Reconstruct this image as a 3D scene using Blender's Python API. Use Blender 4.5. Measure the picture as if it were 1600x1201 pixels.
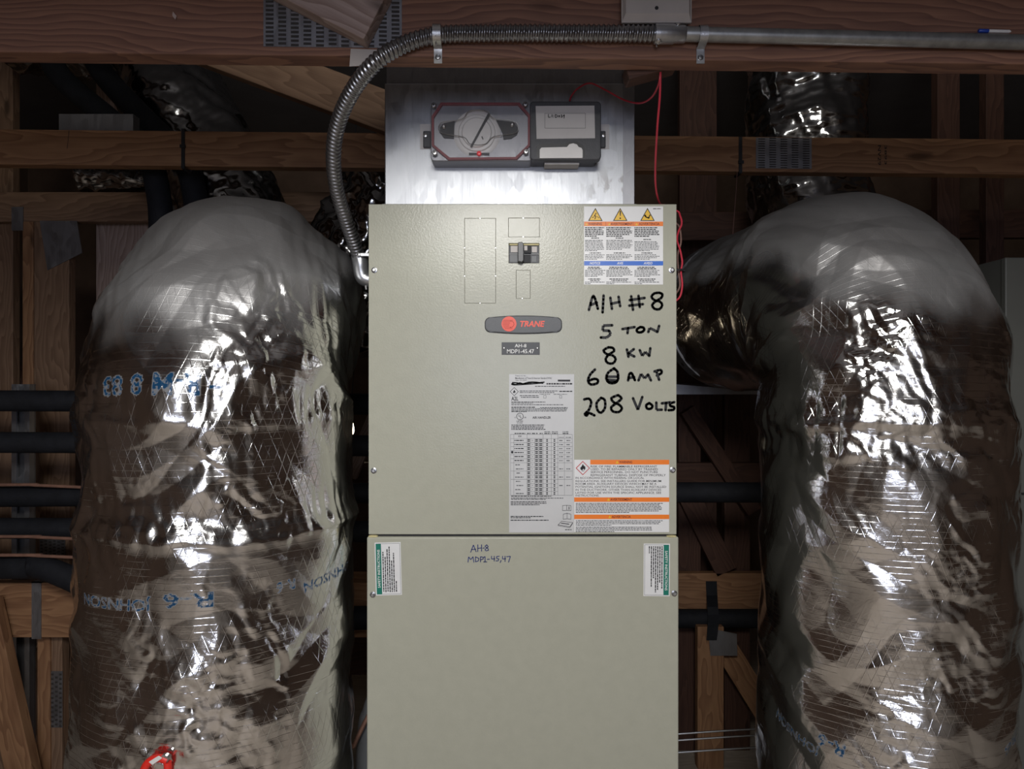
import bpy, bmesh, math, random
import numpy as np
from mathutils import Vector, Matrix

# ------------------------------------------------------------------ scene, camera, light
for o in list(bpy.data.objects):
    bpy.data.objects.remove(o, do_unlink=True)
SC = bpy.context.scene
COL = SC.collection
FPX = 1160.0                      # focal length in pixels of a 1600 x 1201 frame
ZC = 1.45                         # camera height above the attic floor
random.seed(7)

cam_data = bpy.data.cameras.new('camera')
cam_data.sensor_width = 36.0
cam_data.lens = FPX * 36.0 / 1600.0
cam_data.clip_start = 0.02
cam = bpy.data.objects.new('camera', cam_data)
cam.location = (0, 0, ZC)
cam.rotation_euler = (math.pi / 2, 0, 0)
COL.objects.link(cam)
SC.camera = cam

SC.view_settings.view_transform = 'Standard'
SC.view_settings.look = 'None'
SC.view_settings.gamma = 1.0
SC.view_settings.use_curve_mapping = False
SC.view_settings.exposure = 0.0

world = bpy.data.worlds.new('world')
SC.world = world
world.use_nodes = True
world.node_tree.nodes['Background'].inputs[0].default_value = (0.55, 0.62, 0.85, 1)
world.node_tree.nodes['Background'].inputs[1].default_value = 0.006


def area_light(name, loc, target, sx, sy, power, color, spread=180):
    d = bpy.data.lights.new(name, 'AREA')
    d.shape = 'RECTANGLE'; d.size = sx; d.size_y = sy
    d.energy = power; d.color = color; d.spread = math.radians(spread)
    o = bpy.data.objects.new(name, d)
    o.location = loc
    v = Vector(target) - Vector(loc)
    o.rotation_euler = v.to_track_quat('-Z', 'Y').to_euler()
    COL.objects.link(o)
    return o


# the attic's strip lamp, hung behind and above the photographer
area_light('attic_lamp', (-0.06, -0.55, ZC + 0.80), (-0.02, 1.44, ZC - 0.2), 0.60, 0.40, 31, (1.0, 0.985, 0.95))
area_light('attic_lamp_rear', (-0.06, -0.66, ZC + 0.80), (-0.16, -2.5, ZC - 1.0), 0.75, 0.20, 24, (1.0, 0.99, 0.97))
# cool fill lamp, added behind the camera to lift the dark overhead beams
area_light('cool_fill', (0.0, -2.55, ZC + 0.10), (-0.2, 1.5, ZC + 0.3), 1.0, 0.9, 22, (0.74, 0.80, 1.0))


# ------------------------------------------------------------------ helpers
def W(px, py, Y):
    return Vector(((px - 800.0) * Y / FPX, Y, ZC + (600.5 - py) * Y / FPX))


def link(o, parent=None):
    COL.objects.link(o)
    if parent is not None:
        o.parent = parent
        o.matrix_parent_inverse = parent.matrix_basis.inverted()
    return o


def empty(name, loc, label, cat, group=None):
    o = bpy.data.objects.new(name, None)
    o.location = loc
    o.empty_display_size = 0.05
    COL.objects.link(o)
    return tag(o, label, cat, group)


def tag(o, label, cat, group=None):
    o['label'] = label; o['category'] = cat
    if group: o['group'] = group
    return o


def struct(o):
    o['kind'] = 'structure'
    return o


class MB:
    """collects geometry in world coordinates; build() links it as ONE mesh object"""
    def __init__(self):
        self.v = []; self.f = []

    def add(self, vs, fs):
        n = len(self.v)
        self.v += [tuple(p) for p in vs]
        self.f += [tuple(i + n for i in q) for q in fs]
        return self

    def box(self, x0, x1, y0, y1, z0, z1):
        vs = [(x, y, z) for z in (z0, z1) for y in (y0, y1) for x in (x0, x1)]
        return self.add(vs, [(0, 2, 3, 1), (4, 5, 7, 6), (0, 1, 5, 4), (2, 6, 7, 3), (0, 4, 6, 2), (1, 3, 7, 5)])

    def pbox(self, px0, px1, py0, py1, Y, depth):
        a = W(px0, py1, Y); b = W(px1, py0, Y)
        return self.box(a.x, b.x, Y, Y + depth, a.z, b.z)

    def prism(self, pts, y0, y1):
        """closed outline [(x, z)] extruded in y"""
        n = len(pts)
        ar = sum(pts[i][0] * pts[(i + 1) % n][1] - pts[(i + 1) % n][0] * pts[i][1] for i in range(n))
        if ar < 0: pts = pts[::-1]
        vs = [(p[0], y0, p[1]) for p in pts] + [(p[0], y1, p[1]) for p in pts]
        fs = [tuple(range(n)), tuple(range(2 * n - 1, n - 1, -1))]
        fs += [(i, i + n, (i + 1) % n + n, (i + 1) % n) for i in range(n)]
        return self.add(vs, fs)

    def lathe(self, prof, origin, axis, n=20):
        """profile [(r, h)] turned about the axis through origin"""
        ax = Vector(axis).normalized()
        u = ax.orthogonal().normalized(); w = ax.cross(u)
        vs = []; fs = []
        for r, h in prof:
            for k in range(n):
                a = 2 * math.pi * k / n
                vs.append(Vector(origin) + ax * h + (u * math.cos(a) + w * math.sin(a)) * max(r, 1e-5))
        for i in range(len(prof) - 1):
            for k in range(n):
                fs.append((i * n + k, i * n + (k + 1) % n, (i + 1) * n + (k + 1) % n, (i + 1) * n + k))
        fs.append(tuple(range(n - 1, -1, -1)))
        fs.append(tuple((len(prof) - 1) * n + k for k in range(n)))
        return self.add(vs, fs)

    def tube(self, pts, r, n=10, res=6, closed=True, smooth=True):
        """tube along a smooth path; r is a number or a function of (t01, length)"""
        P = catmull(pts, res) if smooth else [Vector(p) for p in pts]
        T = frames(P)
        L = [0.0]
        for i in range(1, len(P)): L.append(L[-1] + (P[i] - P[i - 1]).length)
        vs = []; fs = []
        for i, (p, (u, w)) in enumerate(zip(P, T)):
            for k in range(n):
                a = 2 * math.pi * k / n
                rr = r if not callable(r) else r(L[i], a, L[-1])
                vs.append(p + (u * math.cos(a) + w * math.sin(a)) * rr)
        for i in range(len(P) - 1):
            for k in range(n):
                fs.append((i * n + k, i * n + (k + 1) % n, (i + 1) * n + (k + 1) % n, (i + 1) * n + k))
        if closed:
            fs.append(tuple(range(n - 1, -1, -1)))
            fs.append(tuple((len(P) - 1) * n + k for k in range(n)))
        return self.add(vs, fs)

    def build(self, name, mat, parent=None, smooth=False, bevel=0.0, seg=2):
        me = bpy.data.meshes.new(name)
        me.from_pydata(self.v, [], self.f)
        me.materials.append(mat)
        if smooth:
            me.polygons.foreach_set('use_smooth', [True] * len(me.polygons))
            if hasattr(me, 'set_sharp_from_angle'): me.set_sharp_from_angle(angle=math.radians(40))
        o = bpy.data.objects.new(name, me)
        link(o, parent)
        if bevel > 0:
            m = o.modifiers.new('bevel', 'BEVEL')
            m.width = bevel; m.segments = seg; m.limit_method = 'ANGLE'; m.angle_limit = math.radians(40)
        return o


def catmull(pts, res):
    P = [Vector(p) for p in pts]
    if len(P) < 3: 
        return [P[0].lerp(P[1], i / res) for i in range(res + 1)]
    Q = [P[0] * 2 - P[1]] + P + [P[-1] * 2 - P[-2]]
    out = []
    for i in range(1, len(Q) - 2):
        a, b, c, d = Q[i - 1:i + 3]
        for k in range(res):
            t = k / res
            out.append(0.5 * ((2 * b) + (c - a) * t + (2 * a - 5 * b + 4 * c - d) * t * t + (3 * b - a - 3 * c + d) * t ** 3))
    out.append(P[-1])
    return out


def resample(P, step):
    L = [0.0]
    for i in range(1, len(P)): L.append(L[-1] + (P[i] - P[i - 1]).length)
    n = max(2, int(L[-1] / step))
    out = []; j = 0
    for k in range(n + 1):
        s = L[-1] * k / n
        while j < len(P) - 2 and L[j + 1] < s: j += 1
        t = (s - L[j]) / max(1e-9, L[j + 1] - L[j])
        out.append(P[j].lerp(P[j + 1], t))
    return out


def frames(P):
    T = []
    for i in range(len(P)):
        a = P[max(0, i - 1)]; b = P[min(len(P) - 1, i + 1)]
        T.append((b - a).normalized())
    u = T[0].orthogonal().normalized()
    out = []
    for i, t in enumerate(T):
        u = (u - t * u.dot(t)).normalized()
        out.append((u, t.cross(u)))
    return out


# ------------------------------------------------------------------ materials
def mat_new(name):
    m = bpy.data.materials.new(name)
    m.use_nodes = True
    nt = m.node_tree
    return m, nt, nt.nodes['Principled BSDF']


def node(nt, kind, **kw):
    n = nt.nodes.new(kind)
    for k, v in kw.items():
        if k in n.inputs.keys() if hasattr(n.inputs, 'keys') else False:
            n.inputs[k].default_value = v
        else:
            setattr(n, k, v)
    return n


def math_node(nt, op, a, b=None, clamp=False):
    n = nt.nodes.new('ShaderNodeMath'); n.operation = op; n.use_clamp = clamp
    for i, x in enumerate((a, b)):
        if x is None: continue
        if isinstance(x, (int, float)): n.inputs[i].default_value = x
        else: nt.links.new(x, n.inputs[i])
    return n.outputs[0]


def ramp(nt, fac, stops):
    r = nt.nodes.new('ShaderNodeValToRGB')
    while len(r.color_ramp.elements) < len(stops): r.color_ramp.elements.new(0.5)
    for e, (p, c) in zip(r.color_ramp.elements, stops):
        e.position = p; e.color = (c, c, c, 1) if isinstance(c, (int, float)) else (*c, 1)
    nt.links.new(fac, r.inputs[0])
    return r.outputs[0]


def noise(nt, vec, scale, detail=4, rough=0.55, dist=0.0):
    n = nt.nodes.new('ShaderNodeTexNoise')
    n.inputs['Scale'].default_value = scale; n.inputs['Detail'].default_value = detail
    n.inputs['Roughness'].default_value = rough; n.inputs['Distortion'].default_value = dist
    nt.links.new(vec, n.inputs['Vector'])
    return n.outputs[0]


def mapping(nt, vec, scale=(1, 1, 1), loc=(0, 0, 0)):
    m = nt.nodes.new('ShaderNodeMapping')
    m.inputs['Scale'].default_value = scale; m.inputs['Location'].default_value = loc
    nt.links.new(vec, m.inputs['Vector'])
    return m.outputs[0]


def coords(nt, which='Object'):
    return nt.nodes.new('ShaderNodeTexCoord').outputs[which]


def bump(nt, height, strength, dist, bsdf, normal=None):
    b = nt.nodes.new('ShaderNodeBump')
    b.inputs['Strength'].default_value = strength; b.inputs['Distance'].default_value = dist
    nt.links.new(height, b.inputs['Height'])
    if normal is not None: nt.links.new(normal, b.inputs['Normal'])
    if bsdf is not None: nt.links.new(b.outputs[0], bsdf.inputs['Normal'])
    return b.outputs[0]


def mix_rgb(nt, fac, a, b):
    n = nt.nodes.new('ShaderNodeMix'); n.data_type = 'RGBA'
    if isinstance(fac, (int, float)): n.inputs['Factor'].default_value = fac
    else: nt.links.new(fac, n.inputs['Factor'])
    for i, x in ((6, a), (7, b)):
        if isinstance(x, tuple): n.inputs[i].default_value = (*x, 1)
        else: nt.links.new(x, n.inputs[i])
    return n.outputs[2]


def plain(name, col, rough=0.5, metal=0.0, spec=0.5, var=0.12, scale=30.0, bmp=0.0, emit=None):
    """painted / plastic / metal surface with a faint uneven tone"""
    m, nt, b = mat_new(name)
    c = coords(nt)
    n = noise(nt, c, scale, 5, 0.6)
    lo = tuple(max(0, x * (1 - var)) for x in col); hi = tuple(min(1, x * (1 + var)) for x in col)
    nt.links.new(ramp(nt, n, [(0.3, lo), (0.7, hi)]), b.inputs['Base Color'])
    b.inputs['Roughness'].default_value = rough
    b.inputs['Metallic'].default_value = metal
    b.inputs['Specular IOR Level'].default_value = spec
    if bmp: bump(nt, noise(nt, c, scale * 6, 3), bmp, 0.002, b)
    if emit:
        b.inputs['Emission Color'].default_value = (*emit[0], 1)
        b.inputs['Emission Strength'].default_value = emit[1]
    return m


def wood(name, light, dark, rings=55.0, rough=0.62, spec=0.25):
    """sawn softwood: grain along the local x axis, growth bands and knots"""
    m, nt, b = mat_new(name)
    c = coords(nt)
    info = nt.nodes.new('ShaderNodeObjectInfo')
    off = nt.nodes.new('ShaderNodeVectorMath'); off.operation = 'ADD'
    comb = nt.nodes.new('ShaderNodeCombineXYZ')
    for i in range(3):
        nt.links.new(math_node(nt, 'MULTIPLY', info.outputs['Random'], (7.1, 3.3, 5.7)[i]), comb.inputs[i])
    nt.links.new(c, off.inputs[0]); nt.links.new(comb.outputs[0], off.inputs[1])
    v = off.outputs[0]
    warp = noise(nt, mapping(nt, v, (1.3, 6, 6)), 1.6, 3, 0.5)
    sep = nt.nodes.new('ShaderNodeSeparateXYZ'); nt.links.new(v, sep.inputs[0])
    band = math_node(nt, 'ADD', math_node(nt, 'MULTIPLY', sep.outputs[2], rings), math_node(nt, 'MULTIPLY', warp, 11.0))
    band = math_node(nt, 'ADD', band, math_node(nt, 'MULTIPLY', sep.outputs[1], rings * 0.35))
    saw = math_node(nt, 'FRACT', band)
    fine = noise(nt, mapping(nt, v, (6, 260, 260)), 1.0, 4, 0.65)
    vor = nt.nodes.new('ShaderNodeTexVoronoi'); vor.inputs['Scale'].default_value = 1.0
    nt.links.new(mapping(nt, v, (2.6, 9, 9)), vor.inputs['Vector'])
    knot = ramp(nt, vor.outputs['Distance'], [(0.05, 1.0), (0.12, 0.0)])
    f = math_node(nt, 'ADD', math_node(nt, 'MULTIPLY', ramp(nt, saw, [(0.0, 0.0), (0.75, 0.8), (0.93, 1.0), (1.0, 0.1)]), 0.55),
                  math_node(nt, 'MULTIPLY', fine, 0.55))
    col = ramp(nt, f, [(0.15, light), (0.85, dark)])
    col = mix_rgb(nt, math_node(nt, 'MULTIPLY', knot, 0.75), col, tuple(x * 0.25 for x in dark))
    nt.links.new(col, b.inputs['Base Color'])
    b.inputs['Roughness'].default_value = rough
    b.inputs['Specular IOR Level'].default_value = spec
    bump(nt, f, 0.25, 0.002, b)
    return m


def galvanised(name, col=(0.42, 0.43, 0.45), rough=0.42, smudge=False):
    m, nt, b = mat_new(name)
    c = coords(nt)
    vor = nt.nodes.new('ShaderNodeTexVoronoi'); vor.inputs['Scale'].default_value = 70
    nt.links.new(mapping(nt, c, (1, 1, 0.5)), vor.inputs['Vector'])
    sp = nt.nodes.new('ShaderNodeSeparateColor'); nt.links.new(vor.outputs['Color'], sp.inputs[0])
    brush = noise(nt, mapping(nt, c, (260, 260, 12)), 1.0, 3, 0.6)
    tone = math_node(nt, 'ADD', math_node(nt, 'MULTIPLY', sp.outputs[0], 0.35), math_node(nt, 'MULTIPLY', brush, 0.65))
    colr = ramp(nt, tone, [(0.1, tuple(x * 0.82 for x in col)), (0.9, tuple(min(1, x * 1.15) for x in col))])
    rg = ramp(nt, tone, [(0.2, rough * 0.85), (0.8, rough * 1.2)])
    if smudge:      # greasy finger marks near the lower right corner of the plenum
        s = nt.nodes.new('ShaderNodeSeparateXYZ'); nt.links.new(c, s.inputs[0])
        fx = ramp(nt, math_node(nt, 'MULTIPLY', math_node(nt, 'ADD', s.outputs[0], 0.3), 1.6), [(0.66, 0.0), (0.80, 1.0)])
        fz = ramp(nt, math_node(nt, 'SUBTRACT', s.outputs[2], ZC), [(0.40, 1.0), (0.44, 0.0)])
        bl = ramp(nt, noise(nt, mapping(nt, c, (55, 55, 30)), 1.0, 3, 0.6, 0.6), [(0.52, 0.0), (0.62, 1.0)])
        k = math_node(nt, 'MULTIPLY', math_node(nt, 'MULTIPLY', fx, fz), bl)
        colr = mix_rgb(nt, math_node(nt, 'MULTIPLY', k, 0.65), colr, (0.16, 0.15, 0.14))
    nt.links.new(colr, b.inputs['Base Color']); nt.links.new(rg, b.inputs['Roughness'])
    b.inputs['Metallic'].default_value = 0.9
    bump(nt, brush, 0.06, 0.001, b)
    return m


def foil(name, tone=0.80, rough=0.15, scrim=True, crinkle=0.09):
    """aluminised film over a fibre-glass thread net; UVs are in metres"""
    m, nt, b = mat_new(name)
    uv = nt.nodes.new('ShaderNodeUVMap'); uv.uv_map = 'UVMap'
    v = uv.outputs[0]
    sep = nt.nodes.new('ShaderNodeSeparateXYZ'); nt.links.new(v, sep.inputs[0])
    U, S = sep.outputs[0], sep.outputs[1]
    big = noise(nt, v, 5.0, 3, 0.5)
    mid = noise(nt, v, 14.0, 4, 0.55, 0.4)
    fine = noise(nt, v, 95.0, 5, 0.62, 1.2)
    n1 = bump(nt, fine, crinkle, 0.004, None)
    nrm = n1
    if scrim:
        def lines(expr, pitch, width):
            fr = math_node(nt, 'FRACT', math_node(nt, 'DIVIDE', expr, pitch))
            d = math_node(nt, 'MULTIPLY', math_node(nt, 'ABSOLUTE', math_node(nt, 'SUBTRACT', fr, 0.5)), pitch)
            return math_node(nt, 'SUBTRACT', 1.0, math_node(nt, 'DIVIDE', d, width), True)
        h = lines(math_node(nt, 'ADD', S, math_node(nt, 'MULTIPLY', big, 0.012)), 0.0115, 0.0008)
        d1 = lines(math_node(nt, 'ADD', U, math_node(nt, 'MULTIPLY', S, 0.42)), 0.0175, 0.0008)
        d2 = lines(math_node(nt, 'SUBTRACT', U, math_node(nt, 'MULTIPLY', S, 0.42)), 0.0175, 0.0008)
        mk = ramp(nt, mid, [(0.40, 0.0), (0.56, 1.0)])
        mk2 = ramp(nt, noise(nt, mapping(nt, v, (1, 1, 1), (3, 5, 0)), 9.0, 3), [(0.44, 0.0), (0.6, 1.0)])
        dd = math_node(nt, 'MULTIPLY', math_node(nt, 'MAXIMUM', d1, d2), mk2)
        net = math_node(nt, 'MAXIMUM', math_node(nt, 'MULTIPLY', h, mk), dd)
        nrm = bump(nt, net, 0.30, 0.0008, None, n1)
    nt.links.new(nrm, b.inputs['Normal'])
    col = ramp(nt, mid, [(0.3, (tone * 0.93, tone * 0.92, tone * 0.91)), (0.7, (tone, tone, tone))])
    attr = nt.nodes.new('ShaderNodeAttribute'); attr.attribute_name = 'print'
    ink = math_node(nt, 'MULTIPLY', attr.outputs['Fac'], ramp(nt, noise(nt, v, 120.0, 2), [(0.34, 0.35), (0.5, 1.0)]))
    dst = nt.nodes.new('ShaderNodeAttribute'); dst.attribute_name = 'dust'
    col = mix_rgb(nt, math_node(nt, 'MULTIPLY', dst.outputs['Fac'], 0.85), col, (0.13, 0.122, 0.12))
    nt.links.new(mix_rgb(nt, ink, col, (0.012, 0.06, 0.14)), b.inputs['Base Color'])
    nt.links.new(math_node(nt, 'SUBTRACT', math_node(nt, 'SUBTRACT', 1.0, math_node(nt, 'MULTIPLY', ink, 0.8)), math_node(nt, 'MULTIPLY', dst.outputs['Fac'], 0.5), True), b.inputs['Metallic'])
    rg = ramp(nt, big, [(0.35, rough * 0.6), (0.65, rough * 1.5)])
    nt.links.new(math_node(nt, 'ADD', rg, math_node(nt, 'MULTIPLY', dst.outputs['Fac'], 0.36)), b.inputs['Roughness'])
    return m


M = {}
M['enamel'] = plain('grey_green_enamel', (0.408, 0.406, 0.332), 0.22, 0, 0.28, 0.03, 45, 0.10)
M['enamel_dark'] = plain('shell_enamel_shaded', (0.22, 0.223, 0.195), 0.45, 0, 0.5, 0.04, 10, 0.08)  # same paint as the panels, darkened to carry the shade on the cabinet sides
M['enamel_neighbour_shaded'] = plain('neighbour_enamel_shaded', (0.13, 0.132, 0.12), 0.42, 0, 0.3, 0.04, 14, 0.08)  # shadow over the neighbouring cabinet is put into this grey
M['galv'] = galvanised('galvanised_sheet', smudge=True)
M['galv_plain'] = galvanised('galvanised_steel', (0.30, 0.30, 0.315), 0.45)
M['steel'] = plain('zinc_steel', (0.52, 0.52, 0.52), 0.32, 0.95, 0.5, 0.15, 60)
M['steel_dark'] = plain('weathered_conduit_steel', (0.30, 0.30, 0.31), 0.30, 0.95, 0.5, 0.2, 45)
M['emt'] = plain('dull_conduit_steel', (0.38, 0.385, 0.38), 0.42, 0.85, 0.5, 0.25, 35)
M['diecast'] = plain('diecast_zinc', (0.50, 0.51, 0.53), 0.33, 0.9, 0.5, 0.12, 50, 0.1)
M['black'] = plain('black_plastic', (0.018, 0.018, 0.02), 0.4, 0, 0.5, 0.2, 40)
M['rubber'] = plain('black_pipe_insulation', (0.012, 0.013, 0.017), 0.75, 0, 0.3, 0.3, 25, 0.4)
M['black_metal'] = plain('dark_slot', (0.03, 0.03, 0.032), 0.6, 0.2, 0.3, 0.2, 40)
M['slot'] = plain('punched_slot', (0.05, 0.045, 0.042), 0.6, 0.2, 0.3, 0.2, 40)  # dark colour stands for the shade inside the plate slots
M['housing'] = plain('charcoal_housing', (0.055, 0.056, 0.062), 0.5, 0, 0.5, 0.15, 60, 0.15)
M['red_gasket'] = plain('red_gasket', (0.25, 0.04, 0.05), 0.5, 0, 0.5, 0.15, 50)
M['white_plastic'] = plain('white_plastic', (0.78, 0.76, 0.74), 0.4, 0, 0.5, 0.04, 30)
M['beige_plastic'] = plain('beige_plastic', (0.44, 0.40, 0.37), 0.45, 0, 0.5, 0.04, 30)
M['paper'] = plain('white_label', (0.74, 0.74, 0.74), 0.34, 0, 0.5, 0.02, 30)
M['paper_grey'] = plain('silver_label', (0.56, 0.56, 0.56), 0.36, 0, 0.5, 0.03, 30)
M['card'] = plain('paper_card', (0.56, 0.54, 0.53), 0.6, 0, 0.3, 0.03, 30)
M['ink'] = plain('black_ink', (0.012, 0.012, 0.014), 0.5, 0, 0.3, 0.2, 60)
M['ink_grey'] = plain('small_print_ink', (0.10, 0.105, 0.11), 0.55, 0, 0.3, 0.2, 60)
M['ink_blue'] = plain('blue_marker', (0.02, 0.035, 0.16), 0.45, 0, 0.4, 0.2, 60)
M['orange'] = plain('orange_print', (0.85, 0.20, 0.01), 0.38, 0, 0.5, 0.03, 40)
M['blue'] = plain('blue_print', (0.01, 0.12, 0.55), 0.38, 0, 0.5, 0.03, 40)
M['green'] = plain('green_print', (0.005, 0.17, 0.12), 0.38, 0, 0.5, 0.04, 40)
M['yellow'] = plain('yellow_print', (0.80, 0.48, 0.01), 0.38, 0, 0.5, 0.03, 40)
M['red_print'] = plain('red_print', (0.50, 0.02, 0.03), 0.38, 0, 0.5, 0.03, 40)
M['maroon'] = plain('maroon_print', (0.16, 0.015, 0.01), 0.45, 0, 0.4, 0.05, 40)
M['white_ink'] = plain('white_print', (0.80, 0.80, 0.78), 0.45, 0, 0.4, 0.02, 40)
M['badge'] = plain('badge_grey', (0.075, 0.078, 0.085), 0.45, 0, 0.5, 0.08, 90, 0.1)
M['badge_rim'] = plain('badge_rim', (0.025, 0.026, 0.03), 0.4, 0, 0.5, 0.1, 60)
M['brand_red'] = plain('brand_orange_red', (0.80, 0.055, 0.012), 0.4, 0, 0.5, 0.03, 50)
M['brand_dark'] = plain('emblem_groove', (0.42, 0.03, 0.01), 0.5, 0, 0.4, 0.03, 50)
M['foam'] = plain('yellowed_foam_seal', (0.62, 0.55, 0.30), 0.8, 0, 0.2, 0.2, 120, 0.5)
M['red_wire'] = plain('red_wire_insulation', (0.55, 0.035, 0.06), 0.4, 0, 0.5, 0.1, 40)
M['brown_wire'] = plain('brown_wire_insulation', (0.20, 0.11, 0.09), 0.45, 0, 0.5, 0.1, 40)
M['copper'] = plain('dull_copper', (0.40, 0.22, 0.16), 0.45, 0.5, 0.5, 0.2, 40)
M['grey_pvc'] = plain('grey_drain_pipe', (0.16, 0.165, 0.17), 0.5, 0, 0.4, 0.08, 20)
M['red_grip'] = plain('red_grip', (0.75, 0.03, 0.02), 0.4, 0, 0.5, 0.1, 40)
M['pen_blue'] = plain('pen_blue', (0.01, 0.05, 0.35), 0.35, 0, 0.5, 0.05, 40)
M['wood_front'] = wood('red_brown_fir', (0.30, 0.155, 0.10), (0.15, 0.075, 0.055), 95)
M['wood_chord'] = wood('orange_brown_pine', (0.36, 0.20, 0.105), (0.21, 0.105, 0.055), 38)
M['wood_dim'] = wood('brown_stud', (0.27, 0.17, 0.11), (0.16, 0.095, 0.06), 45)
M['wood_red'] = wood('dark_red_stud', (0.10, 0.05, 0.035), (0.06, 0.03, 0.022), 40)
M['dust_wood'] = wood('dusty_fir', (0.46, 0.36, 0.32), (0.27, 0.19, 0.16), 60)
M['foil'] = foil('foil_duct_jacket')
M['foil_bg'] = foil('foil_duct_jacket_dimmed', 0.36, 0.14, False, 0.06)  # foil tone lowered to put the dim background light into its colour
M['floor'] = wood('plywood_floor', (0.50, 0.43, 0.36), (0.39, 0.33, 0.27), 14)
M['board'] = plain('drywall_board', (0.52, 0.48, 0.45), 0.8, 0, 0.2, 0.06, 3)
M['deck'] = plain('roof_deck', (0.15, 0.14, 0.14), 0.8, 0, 0.2, 0.1, 4)
M['backwall'] = plain('dark_sheathing', (0.13, 0.085, 0.06), 0.85, 0, 0.2, 0.25, 5)

mg, ntg, bg = mat_new('clear_smoky_plastic')
tr_ = ntg.nodes.new('ShaderNodeBsdfTransparent'); tr_.inputs[0].default_value = (0.965, 0.965, 0.97, 1)
bg.inputs['Base Color'].default_value = (0.30, 0.30, 0.31, 1)
ntg.links.new(ramp(ntg, noise(ntg, coords(ntg), 40, 2), [(0.3, 0.08), (0.7, 0.14)]), bg.inputs['Roughness'])
mx_ = ntg.nodes.new('ShaderNodeMixShader'); mx_.inputs[0].default_value = 0.07
ntg.links.new(tr_.outputs[0], mx_.inputs[1]); ntg.links.new(bg.outputs[0], mx_.inputs[2])
ntg.links.new(mx_.outputs[0], ntg.nodes['Material Output'].inputs[0])
M['clear'] = mg
M['led'] = plain('red_led', (0.7, 0.02, 0.03), 0.3, 0, 0.5, 0.02, 40, 0, ((1, 0.05, 0.06), 0.25))
M['bulb'] = plain('lit_bulb', (1, 0.9, 0.75), 0.5, 0, 0.5, 0.01, 10, 0, ((1, 0.86, 0.66), 12.0))


# ------------------------------------------------------------------ the room
XL, XR, YF, YB, ZT = -3.0, 3.4, -2.6, 4.6, 2.95
struct(MB().box(XL, XR, YF, YB, -0.02, 0.0).build('floor', M['floor']))
struct(MB().box(XL, XR, YF, YB, ZT, ZT + 0.02).build('ceiling', M['deck']))
struct(MB().box(XL - 0.02, XL, YF, YB, 0, ZT).build('wall_left', M['backwall']))
struct(MB().box(XR, XR + 0.02, YF, YB, 0, ZT).build('wall_right', M['backwall']))
struct(MB().box(XL, XR, YB, YB + 0.02, 0, ZT).build('wall_back', M['backwall']))
struct(MB().box(XL, XR, YF - 0.02, YF, 0, ZT).build('wall_front', M['board']))


def timber(name, p0, p1, width, thick, mat, label=None, cat='beam', group=None, up=(0, 0, 1), bevel=0.002, parent=None):
    """a squared timber from p0 to p1 (centre line of its face nearest the camera side);
    width is measured across in the picture plane, thick goes back in y"""
    p0 = Vector(p0); p1 = Vector(p1)
    x = (p1 - p0).normalized()
    y = Vector((0, 1, 0)); y = (y - x * y.dot(x)).normalized()
    z = x.cross(y)
    L = (p1 - p0).length
    mb = MB().box(0, L, 0, thick, -width / 2, width / 2)
    me = bpy.data.meshes.new(name); me.from_pydata(mb.v, [], mb.f); me.materials.append(mat)
    o = bpy.data.objects.new(name, me)
    o.matrix_world = Matrix(((x.x, y.x, z.x, p0.x), (x.y, y.y, z.y, p0.y), (x.z, y.z, z.z, p0.z), (0, 0, 0, 1)))
    COL.objects.link(o)
    if parent is not None:
        bpy.context.view_layer.update()
        o.parent = parent; o.matrix_parent_inverse = parent.matrix_world.inverted()
    b = o.modifiers.new('bevel', 'BEVEL'); b.width = bevel; b.segments = 2
    if label: tag(o, label, cat, group)
    return o


def span(px0, py0, px1, py1, Y, xa=XL, xb=XR):
    """two world points on the line through two pixels at depth Y, run out to x = xa and x = xb"""
    a = W(px0, py0, Y); b = W(px1, py1, Y)
    k = (b.z - a.z) / (b.x - a.x)
    return Vector((xa, Y, a.z + k * (xa - a.x))), Vector((xb, Y, a.z + k * (xb - a.x)))


def nail_plate(name, px0, px1, py0, py1, Y, cols, rows, slope=0.0, label='', group=None, slot=(0.62, 0.30)):
    t = empty(name, W((px0 + px1) / 2, py1, Y), label, 'plate', group)
    a = W(px0, py1, Y); b = W(px1, py0, Y)
    def zz(x): return slope * (x - a.x)
    def quadbox(mb, x0, x1, y0, y1, z0, z1):
        vs = [(x, y, z + zz(x)) for z in (z0, z1) for y in (y0, y1) for x in (x0, x1)]
        mb.add(vs, [(0, 2, 3, 1), (4, 5, 7, 6), (0, 1, 5, 4), (2, 6, 7, 3), (0, 4, 6, 2), (1, 3, 7, 5)])
    mb = MB(); quadbox(mb, a.x, b.x, Y - 0.0014, Y + 0.0008, a.z, b.z)
    mb.build('plate', M['galv_plain'], t)
    ms = MB(); ml = MB()
    cw = (b.x - a.x) / cols; rh = (b.z - a.z) / rows
    for i in range(cols):
        for j in range(rows):
            cx = a.x + (i + 0.5) * cw; cz = a.z + (j + 0.5 + (0.25 if i % 2 else -0.1)) * rh
            w = cw * slot[0] / 2; h = rh * slot[1]
            if cz + h > b.z or cz - h < a.z: continue
            quadbox(ms, cx - w, cx + w, Y - 0.0017, Y, cz - h, cz + h * 0.5)
            quadbox(ml, cx - w, cx + w, Y - 0.0032, Y, cz + h * 0.5, cz + h * 1.0)
    ms.build('shaded_slots', M['slot'], t)['kind'] = 'stuff'
    ml.build('slot_lips', M['galv_plain'], t)['kind'] = 'stuff'
    return t


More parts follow.
